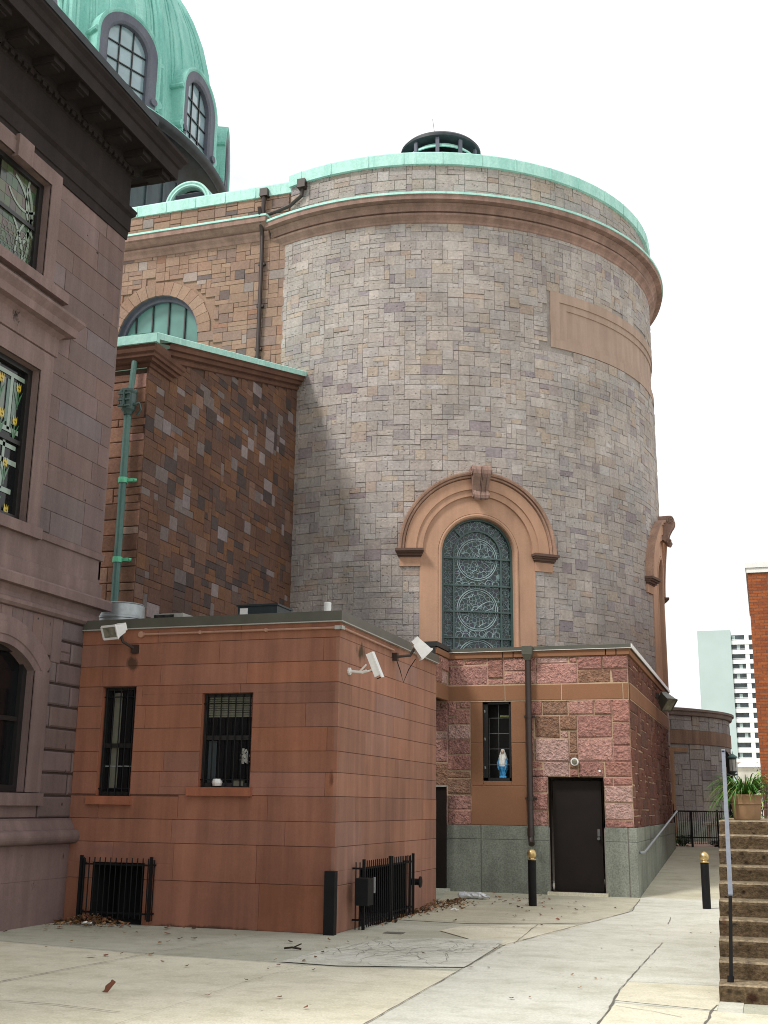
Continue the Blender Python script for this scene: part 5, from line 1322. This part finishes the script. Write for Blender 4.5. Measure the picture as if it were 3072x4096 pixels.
seam([(-3.0, 14.35), (-3.16, 16.77), (-2.6, 16.9)], .016); seam([(-4.22, 15.73), (-2.74, 16.53)], .012); seam([(-5.3, 16.6), (-3.2, 16.9)], .012)
seam([(-2.2, 18.6), (-1.5, 18.7)], .02); seam([(-1.5, 18.7), (-1.45, 17.6)], .02); seam([(-1.3, 19.9), (-.8, 19.9)], .012)
for k in range(90):       # crazed cracks of the broken patch
    x, y = rj.uniform(-4.7, -3.2), rj.uniform(11.9, 14.3); hd = rj.choice((rj.uniform(-.5, .5), rj.uniform(1.2, 1.9), rj.uniform(.6, 1.0)))
    pts = [(x, y)]
    for _ in range(rj.randint(2, 6)):
        hd += rj.uniform(-.6, .6); x += .22 * math.cos(hd); y += .26 * math.sin(hd)
        if not (-4.85 < x < -3.08 and 11.75 < y < 14.5): break
        pts.append((x, y))
    if len(pts) > 1: seam(pts, .0075, z=.0135, jit=.02, step=.08)
for (p, q) in (((-4.86, 12.9), (-3.1, 13.3)), ((-4.6, 12.3), (-3.05, 13.9)), ((-4.6, 14.05), (-3.3, 12.0)), ((-4.9, 11.9), (-4.5, 14.1))): seam([p, q], .010, z=.0135, jit=.05)
rmp = MB()
for k in range(12):
    y0, y1 = 22.5 + k * .81, 22.5 + (k + 1) * .81; z0, z1 = .005 + .052 * k, .005 + .052 * (k + 1)
    rmp.face([(-2.45, y0, z0), (1.8, y0, z0), (1.8, y1, z1), (-2.45, y1, z1)])
rp_ = struct(rmp.build('ramp', M['concramp']))
struct(sheet('garden_ground', [(-8, 32.2), (12, 32.2), (30, 130), (-30, 130)], .62, 'paverred'))
s = MB(); s.box(-4.80, -4.55, 14.82, 15.0, .0, .008); tag(s.build('drain_cover', M['joint']), 'small dark drain cover set in the paving', 'drain cover')
# ------------------------------------------------------------------ bollards
def bollard(loc, lab):
    t = thing('bollard', lab, 'bollard', loc, 'black bollards with gold balls')
    s = MB(); s.lathe([(.0, 0), (.068, 0), (.068, .735), (.0, .735)], 0, 0, n=28); o1 = s.build('post', M['black'], None, smooth=True)
    s = MB(); s.lathe([(.0, .735), (.076, .735), (.078, .748), (.05, .752), (.046, .76)] + [(.078 * math.cos(R(-55 + k * 11)), .832 + .078 * math.sin(R(-55 + k * 11))) for k in range(14)], 0, 0, n=32); o2 = s.build('ball', M['brass'], None, smooth=True)
    for o in (o1, o2): o.parent = t
    return t
b1_ = bollard((-3.81, 19.81, 0), 'black bollard with gold ball in front of the pink entrance block')
copy_thing(b1_, (-1.06, 20.55, 0), label='black bollard with gold ball standing beside the brown steps')
# ------------------------------------------------------------------ steps, rail and planter on the right
st = thing('steps', 'flight of worn brown aggregate concrete steps', 'steps', (1, 12, 0))
s = MB(); rst = random.Random(4); RS, TS, Y0S = .1477, .3306, 10.89
for k in range(10):
    x0 = -.498 - .004 * k; y0 = Y0S + TS * k; z0, z1 = RS * k, RS * (k + 1)
    n = 30
    y1 = Y0S + TS * 10 + 3.5 if k == 9 else y0 + TS + .1
    rows = []
    for i in range(n + 1):
        x = x0 + (4.5) * (i / n) ** 1.6; j = lambda a=.006: rst.uniform(-a, a)
        rows.append([(x, y0 + .012 + j(.003), z0 - .01), (x, y0 + .01 + j(), z0 + .05), (x, y0 + .0 + j(), z1 - .038), (x, y0 + .010 + j(), z1 - .014 + j(.003)), (x, y0 + .045, z1 + j(.003)), (x, y1, z1)])
    s.strip([r_[:4] for r_ in rows], (.118, .081, .045)); s.strip([r_[3:5] for r_ in rows], (.31, .24, .155)); s.strip([r_[4:] for r_ in rows], (.26, .20, .125)); s.face([rows[0][q] for q in range(6)] + [(x0, y1, 0)], (.2, .14, .075))  # worn nosings; sky light on treads put into their lighter colour
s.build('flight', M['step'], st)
rl = thing('stair_rail', 'dark metal stair rail with sky sheen coloured flat handrail on the brown steps', 'railing', (-.4, 12, .2))
s = MB(); s.bar((-.362, 11.03, .865), (-.447, 14.05, 2.262), .040, .018); s.build('handrail', M['sheenrail'], rl)
s = MB(); s.bar((-.40, 11.04, .14), (-.365, 11.05, .86), .030, .045, up=Vector((0, 1, 0))); s.tube([(-.405, 11.035, .145), (-.40, 11.04, .2)], .028, 8); s.build('post', M['black'], rl)
s = MB(); s.bar((-.450, 13.98, 1.44), (-.447, 13.99, 2.25), .03, .045, up=Vector((0, 1, 0))); s.build('post', M['black'], rl)
s = MB(); s.bar((-.375, 11.05, .50), (-.455, 13.98, 1.86), .012, .03); s.build('lower_rail', M['sheenrail'], rl)
pl = thing('planter', 'tan terracotta pot with long green strap leaves on the top step', 'plant pot', (-.245, 14.86, 1.477))
s = MB(); s.lathe([(.0, 1.478), (.128, 1.478), (.134, 1.49), (.150, 1.655), (.160, 1.66), (.160, 1.672), (.152, 1.676), (.156, 1.71), (.168, 1.755), (.172, 1.76), (.172, 1.772), (.155, 1.772), (.15, 1.74)], -.245, 14.92, n=40)
s.v = [(-.245 + (x + .245) * 1.15, 14.92 + (y - 14.92) * 1.15, z) for x, y, z in s.v]; s.build('pot', M['terracotta'], pl, smooth=True)
s = MB(); s.lathe([(.0, 1.75), (.151, 1.745)], -.245, 14.92, n=24); s.build('soil', M['soil'], pl)
s = MB(); rp2 = random.Random(8)
def blade(c, az, ln, rise, droop, wd, col, mb):
    rows = []; d = Vector((math.cos(az), math.sin(az), 0)); sd_ = Vector((-math.sin(az), math.cos(az), 0))
    for i in range(8):
        t = i / 7; p = Vector(c) + d * (ln * t) + Vector((0, 0, rise * math.sin(min(t * 1.25, 1) * PI / 2) - droop * t ** 2.4))
        w_ = wd * (1 - t ** 2.2) * (.6 + .4 * min(1, t * 4)); rows.append([p - sd_ * w_ + Vector((0, 0, w_ * .35)), p, p + sd_ * w_ + Vector((0, 0, w_ * .35))])
    mb.strip(rows, col)
for k in range(360):
    az = rp2.uniform(0, 2 * PI) if k % 3 else rp2.gauss(PI, .6); g = rp2.uniform(.5, 1.35)
    col = (.06 * g, .19 * g, .022 * g) if rp2.random() < .8 else (.20, .20, .06)
    lf = math.cos(az - PI) > .1
    blade((-.245 + .07 * math.cos(az), 14.92 + .07 * math.sin(az), 1.75), az, rp2.uniform(.2, .48 if lf else .36), rp2.uniform(.08, .30), rp2.uniform(.0, .46 if lf else .2), rp2.uniform(.006, .012), col, s)
s.build('foliage', M['leafgreen'], pl)
# ------------------------------------------------------------------ ramp handrail and iron fence
hr = thing('ramp_handrail', 'grey tube handrail sloping up the wall beside the ramp', 'handrail', (-2.25, 27, 1))
s = MB(); s.tube([(-2.32, 22.66, .79), (-2.24, 22.7, .80), (-2.24, 31.4, 1.53)], .024, 10); s.build('tube', M['railgalv'], hr)
for y in (23.4, 26.2, 29, 31.2): s = MB(); z = .80 + .73 * (y - 22.7) / 8.7; s.tube([(-2.34, y, z - .08), (-2.25, y, z - .06), (-2.24, y, z)], .01, 6); s.build('bracket', M['railgalv'], hr)
fe = thing('iron_fence', 'black iron picket fence with a gate at the top of the ramp', 'fence', (-1.7, 32.2, .6))
s = MB()
for k in range(24): x = -2.36 + k * .0545; s.box(x - .008, x + .008, 32.19, 32.206, .70, 1.53)
s.build('picket', M['black'], fe); fe.children[-1]['kind'] = 'thing'
s = MB(); s.box(-2.39, -1.06, 32.18, 32.22, 1.515, 1.55); s.box(-2.36, -1.2, 32.185, 32.215, .855, .885); s.build('rail', M['black'], fe)
for x, z0, z1, w_ in ((-2.38, .85, 1.72, .012), (-1.935, .60, 1.55, .028), (-1.27, .62, 1.58, .022), (-1.06, .62, 1.55, .015)): s = MB(); s.box(x - w_, x + w_, 32.2 - w_, 32.2 + w_, z0, z1); s.build('post', M['black'], fe)
# garden beyond the fence
bn = thing('stone_bench', 'small white stone bench beyond the iron fence', 'bench', (-1.6, 36, .62))
s = MB(); s.box(-1.87, -1.32, 35.8, 36.2, 1.14, 1.21); s.build('seat', M['palestone'], bn)
for x in (-1.68, -1.42): s = MB(); s.prism([(-.06, .62), (.06, .62), (.05, .7), (.035, .8), (.04, 1.05), (.06, 1.14), (-.06, 1.14), (-.04, 1.05), (-.035, .8), (-.05, .7)], lambda a_, z, t: (x + a_, t, z), 35.86, 36.14); s.build('leg', M['palestone'], bn)
def shrub(lab, c, rad, n, sz, cols, seed, name='shrub', stems=6):
    t = thing(name, lab, 'shrub', c, 'garden shrubs beyond the fence'); q = random.Random(seed); s = MB()
    for k in range(n):
        while True:
            p = Vector((q.uniform(-1, 1), q.uniform(-1, 1), q.uniform(-1, 1)))
            if p.length < 1: break
        lump = 1 + .25 * math.sin(p.x * 5 + seed) * math.cos(p.z * 4)
        P_ = Vector(c) + Vector((p.x * rad[0] * lump, p.y * rad[1], rad[2] * (1 + p.z * lump)))
        a_ = Vector((q.uniform(-1, 1), q.uniform(-1, 1), q.uniform(-.6, .6))).normalized(); b_ = a_.cross(Vector((q.uniform(-1, 1), q.uniform(-1, 1), 1))).normalized(); l = sz * q.uniform(.6, 1.4)
        g = q.uniform(.6, 1.4); cc_ = q.choice(cols)
        s.face([P_ - a_ * l, P_ + b_ * l * .42, P_ + a_ * l, P_ - b_ * l * .42], shade(cc_, g))
    s.build('foliage', M['foliage'], t)
    s = MB()
    for k in range(stems):
        s.tube([Vector(c), Vector(c) + Vector((q.uniform(-.6, .6) * rad[0], q.uniform(-.5, .5) * rad[1], rad[2] * .9)), Vector(c) + Vector((q.uniform(-.9, .9) * rad[0], q.uniform(-.8, .8) * rad[1], rad[2] * 1.7))], [.012, .008, .004], 5)
    s.build('stem', M['soil'], t); return t
shrub('low dark green shrub against the fence at the ramp top', (-2.22, 32.9, .6), (.26, .3, .17), 260, .05, ((.03, .10, .018), (.05, .13, .02)), 1)
shrub('small brown green shrub behind the fence gate', (-1.38, 33.1, .6), (.2, .2, .1), 130, .04, ((.05, .06, .02), (.03, .04, .02)), 2)
shrub('green shrub beside the white bench', (-1.2, 36.6, .62), (.35, .3, .45), 300, .06, ((.08, .19, .04), (.12, .24, .06)), 3)
shrub('tall thin shrub with yellow green leaves beside the brick wall', (-.15, 20.2, .3), (.24, .2, 1.0), 420, .035, ((.18, .27, .055), (.25, .33, .09), (.09, .17, .03)), 4, stems=8)
# ------------------------------------------------------------------ round chapel, lantern
rng = random.Random(66)
CCX, CCY, CR = -5.55, 40.6, 4.5
ch = thing('round_chapel', 'low round grey stone chapel with a brown band', 'chapel', (CCX, CCY, 0)); PC = cyl(CCX, CCY, CR); dg = lambda a_: R(a_) * CR
a = MB(); PAL_CH = [(shade(c_, .62), w_) for c_, w_ in PAL_DRUM]; M['chapelcoping'] = stone_mat('grey_brown_coping', (.15, .115, .10))
ashlar(a, PC, dg(-150), dg(40), 1.2, 3.55, .17, .16, [((2, 2), 8), ((3, 2), 8), ((2, 1), 3), ((2, 3), 4), ((4, 2), 4)], PAL_CH, rng, None, bev=.01, joint=.008); ashlar(a, PC, dg(-150), dg(40), 3.97, 4.42, .17, .15, [((2, 2), 8), ((3, 2), 8), ((2, 1), 3)], PAL_CH, rng, None, bev=.01, joint=.008)
cw = a.build('wall', M['drum'], ch); b = MB(); backing(b, PC, dg(-150), dg(40), .5, 4.45, .3, 2, -.03); b.build('mortar', M['mortar_dark'], cw)
s = MB(); s.lathe([(4.49, 3.55), (4.53, 3.55), (4.53, 3.97), (4.49, 3.97)], CCX, CCY, R(-150), R(40), 50); s.build('string_course', stone_mat('dull_brown_band', (.165, .10, .07), streak=.2), ch)
s = MB(); s.lathe([(4.48, 4.42), (4.58, 4.43), (4.60, 4.48), (4.60, 4.55), (4.66, 4.56), (4.66, 4.63), (4.2, 4.70)], CCX, CCY, R(-150), R(40), 50); s.build('coping', M['chapelcoping'], ch)
s = MB(); s.lathe([(4.5, .5), (4.55, .5), (4.55, 1.2), (4.48, 1.22)], CCX, CCY, R(-150), R(40), 50); s.build('granite_base', M['granite'], ch)
s = MB(); ubox(s, PC, dg(-55.5), dg(-50.5), .6, 3.42, -.05, .06, 2); ubox(s, PC, dg(-57.5), dg(-43), 3.30, 3.42, -.05, .02, 4); s.build('pilaster', stone_mat('orange_brown_pilaster', (.235, .135, .08), streak=.2), ch)
s = MB(); s.lathe([(.01, 4.66), (4.3, 4.64)], CCX, CCY, n=40); s.build('roof', M['roofgrey'], ch)
s = MB(); s.box(-1.34, -1.02, 39.5, 40.7, .6, 3.15); s.prism([(-1.34, 3.15), (-1.02, 3.15), (-1.10, 3.34), (-1.2, 3.46), (-1.3, 3.5), (-1.34, 3.5)], lambda x, z, t: (x, t, z), 39.5, 40.7); s.build('dark_block', M['blackmatt'], ch, label='dark arched block at the right edge of the chapel')  # solid black box with an arched top beside the wall
ln = thing('wall_lantern', 'green capped lantern with frosted glass on the round chapel', 'lantern', (-.95, 38, 2.7))
LX, LY = -.95, 38.2
s = MB(); s.lathe([(.0, 3.36), (.012, 3.34), (.01, 3.29), (.03, 3.27), (.06, 3.25), (.14, 3.19), (.15, 3.17), (.15, 3.155), (.12, 3.15)], LX, LY, n=20); s.build('cap', M['verdigris'], ln, smooth=True)
s = MB(); s.lathe([(.112, 3.12), (.112, 3.06), (.108, 2.74)], LX, LY, n=20); s.build('glass', plain('frosted_lantern_glass', (.55, .58, .54), rough=.4), ln, smooth=True)
s = MB()
for k in range(6): t = R(k * 60 + 20); s.tube([(LX + .115 * math.cos(t), LY + .115 * math.sin(t), 3.15), (LX + .115 * math.cos(t), LY + .115 * math.sin(t), 2.73)], .008, 5)
s.lathe([(.118, 3.10), (.118, 3.15), (.10, 3.15)], LX, LY, n=20); s.lathe([(.0, 2.62), (.05, 2.64), (.07, 2.70), (.12, 2.72), (.12, 2.75), (.0, 2.75)], LX, LY, n=20); s.tube([(LX + .12, LY, 2.65), (LX, LY, 2.62), (LX - .12, LY + .6, 2.64), (-1.2, 39.6, 2.7)], .025, 6); s.build('frame', M['bronze'], ln)
# ------------------------------------------------------------------ buildings behind
bk = thing('brick_building', 'orange brick building corner with a white coping at the right edge', 'building', (3, 30, 0))
s = MB(); s.box(-.096, 6, 27, 34, 2.17, 6.82); s.build('wall', M['brick'], bk)
s = MB(); s.box(-.12, 6, 26.96, 34, 6.825, 6.93); s.box(-.14, 6, 26.93, 34, 6.935, 7.05); s.build('coping', M['white'], bk)
s = MB(); s.box(-.13, 6, 26.95, 34, 1.97, 2.165)
for k in range(8): s.box(-.09, 6, 26.98, 34, .7 + k * .158, .852 + k * .158)
s.build('base', M['shedtrim'], bk)
tw = thing('apartment_tower', 'tall pale apartment tower with a blank side and white balconies', 'tower block', (-8, 360, 0))
s = MB(); s.box(-16.6, -7.15, 350, 380, 0, 52.6); s.build('blank_wall', M['towergrey'], tw)
s = MB()
for k in range(19):
    zt = 51.2 - k * 2.822
    s.box(-7.1, 9, 350.6, 351.2, zt - 2.822, zt - 1.62); s.box(-3.35, -2.2, 350.8, 351.3, zt - 1.62, zt); s.box(-.9, 9, 350.8, 351.3, zt - 1.62, zt)
s.box(-7.1, 9, 352.5, 378, 0, 51.0); s.build('balcony_front', M['towerwhite'], tw)
for k in range(19):
    zt = 51.2 - k * 2.822
    s = MB(); s.box(-7.0, -3.3, 351.3, 352.4, zt - 1.62, zt - .02); f = s.build('window', M['towerglass'], tw)
    s = MB(); s.box(-7.0, -3.36, 350.5, 350.58, zt - 1.42, zt - 1.32); s.build('rail', M['towerwhite'], f)
    if k % 3 != 2: s = MB(); s.box(-6.9 + (k * 1.3) % 2.2, -6.0 + (k * 1.3) % 2.2, 351.2, 351.29, zt - 1.5, zt - .2); s.build('curtain', M['towergrey'], f)
    s = MB(); s.box(-2.15, -.95, 351.25, 352.4, zt - 1.5, zt - .1); s.build('window', M['towerglass'], tw)
lb = thing('low_building', 'low pale limestone building far behind the brick wall', 'building', (0, 152, 0))
s = MB(); s.box(-3.4, 6, 150, 165, .5, 6.6); s.build('wall', M['palestone'], lb); s = MB(); s.box(-3.7, 6, 149.6, 165, 6.6, 7.5); s.build('parapet', M['towerwhite'], lb)
s = MB(); s.tube([(-2.2, 100, .6), (-2.2, 100, 5.2)], [.10, .07], 8); ls = s.build('pole', M['railgalv']); tag(ls, 'thin grey street lamp pole before the low pale building', 'street lamp'); ls.name = 'street_lamp'
s = MB(); s.lathe([(.0, 5.55), (.25, 5.5), (.35, 5.3), (.12, 5.15)], -2.2, 100, n=12); s.build('lamp_head', M['white'], ls)
# ------------------------------------------------------------------ leaves and litter
rlf = random.Random(12)
def leaf_mesh(seed, size, curl, col):
    q = random.Random(seed); m = MB(); rows = []
    for i in range(5):
        t = i / 4 - .5; wd = size * .36 * (1 - (2 * t) ** 2 * .92) * q.uniform(.8, 1.2); z = curl * size * (2 * t) ** 2 * q.uniform(.6, 1.2)
        rows.append([(size * t, -wd, z + curl * wd * q.uniform(.3, 1.0)), (size * t, 0, z * .8), (size * t, wd, z + curl * wd * q.uniform(.3, 1.0))])
    m.strip(rows, col); return m.mesh('fallen_leaf', M['deadleaf'])
LCOL = [(.20, .10, .04), (.27, .15, .065), (.14, .07, .03), (.33, .21, .10), (.07, .045, .03), (.22, .09, .05)]
LMS = [leaf_mesh(i, rlf.uniform(.06, .10), rlf.uniform(.05, .28), LCOL[i % 6]) for i in range(12)]
def leaf(x, y, z=.02, big=1.0):
    o = bpy.data.objects.new('fallen_leaf', rlf.choice(LMS)); S.collection.objects.link(o)
    o.location = (x, y, z); o.rotation_euler = (rlf.uniform(-.3, .3), rlf.uniform(-.3, .3), rlf.uniform(0, 6.3)); o.scale = (big,) * 3
    tag(o, 'dry brown leaf lying on the concrete paving', 'leaf', 'fallen leaves on the paving'); return o
for k in range(46): leaf(rlf.uniform(-9.2, -2.6), rlf.triangular(8.5, 14.0, 13), big=rlf.uniform(.5, 1.05))
for k in range(14): leaf(rlf.uniform(-2.6, -.6), rlf.uniform(8.8, 17), big=rlf.uniform(.4, .7))
for k in range(62): leaf(rlf.gauss(-4.5, .55), rlf.gauss(20.6, .8), big=rlf.uniform(.6, 1.1))
for k in range(18): leaf(rlf.gauss(-3.6, .5), rlf.gauss(18.2, 1.2), big=rlf.uniform(.6, 1.0))
for k in range(22): leaf(rlf.gauss(-8.4, .7), rlf.uniform(13.4, 14.3), big=rlf.uniform(.7, 1.1))
def pile(lab, fn, n):
    m = MB()
    for k in range(n):
        x, y, z = fn(); a_ = Vector((rlf.uniform(-1, 1), rlf.uniform(-1, 1), rlf.uniform(-.5, .5))).normalized(); b_ = a_.cross(Vector((rlf.uniform(-.4, .4), rlf.uniform(-.4, .4), 1))).normalized(); l = rlf.uniform(.03, .05)
        p = Vector((x, y, z)); m.face([p - a_ * l, p - a_ * l * .2 + b_ * l * .55 + Vector((0, 0, .012)), p + a_ * l, p - b_ * l * .5 - a_ * l * .1 + Vector((0, 0, .01))], shade(rlf.choice(LCOL), rlf.uniform(.7, 1.5)))
    o = m.build('leaf_litter', M['deadleaf']); tag(o, lab, 'leaf litter', kind='stuff')
def f1():
    x = rlf.gauss(-8.75, .28); return (x, rlf.uniform(14.0, 14.42), max(.015, .10 * math.exp(-((x + 8.75) / .35) ** 2) * rlf.random() + .015))
def f2():
    y = rlf.uniform(15.6, 20.6); k = math.exp(-((y - 18.9) / .9) ** 2); return (-5.30 + abs(rlf.gauss(0, .10 + .22 * k)), y, .012 + .07 * k * rlf.random())
pile('heap of brown leaves at the guard on the annex front', f1, 230); pile('drift of brown leaves along the foot of the annex side', f2, 420)
s = MB(); q = random.Random(3); rows = []
for i in range(14):
    t = i / 13; rr = (.075 if t < .7 else .075 - .05 * (t - .7) / .3) * (1 if i not in (0, 13) else .15)
    rows.append([(-5.36 + .62 * t, 20.85 - .12 * t + rr * 1.2 * math.cos(R(k * 36)) * q.uniform(.75, 1.15), max(.008, .06 + rr * .8 * math.sin(R(k * 36)) * q.uniform(.7, 1.2))) for k in range(10)])
s.strip(rows, closed=True); tag(s.build('plastic_bottle', M['plastic']), 'crumpled clear plastic bottle lying on the paving', 'bottle')
def scrap(lab, c, sz, mat='white', seed=1):
    m = MB(); q = random.Random(seed)
    rows = [[(c[0] + sz * (i / 4 - .5) + q.uniform(-.01, .01), c[1] + sz * .6 * (j / 3 - .5), c[2] + q.uniform(0, sz * .3)) for j in range(4)] for i in range(5)]
    m.strip(rows); tag(m.build('paper_scrap', M[mat]), lab, 'paper scrap')
scrap('white paper scrap on the leaf heap by the annex guard', (-8.60, 13.95, .03), .13, seed=2)
scrap('small white paper scrap near the leaves below the annex side', (-4.75, 18.3, .015), .12, seed=4)
s = MB(); s.box(-8.16, -8.08, 14.60, 14.61, .18, .34); tag(s.build('paper_card', M['white']), 'white card standing inside the dark basement opening', 'card')
s = MB(); s.tube([(-5.28, 12.72, .02), (-5.18, 12.7, .035), (-5.08, 12.73, .02)], .012, 6); s.tube([(-5.18, 12.7, .03), (-5.1, 12.78, .07)], .008, 5); tag(s.build('twig', M['soil']), 'short dark twig on the grey paving', 'twig')
s = MB(); s.strip([[(-5.55 + .08 * t + .01 * math.sin(9 * t), 9.32, .01 + .10 * t), (-5.52 + .07 * t, 9.32 - .02 + .01 * t, .012 + .105 * t), (-5.50 + .075 * t, 9.33, .006 + .09 * t)] for t in [i / 6 for i in range(7)]], (.20, .075, .045)); tag(s.build('curled_leaf', M['deadleaf']), 'curled reddish leaf standing upright on the cream slab', 'leaf')
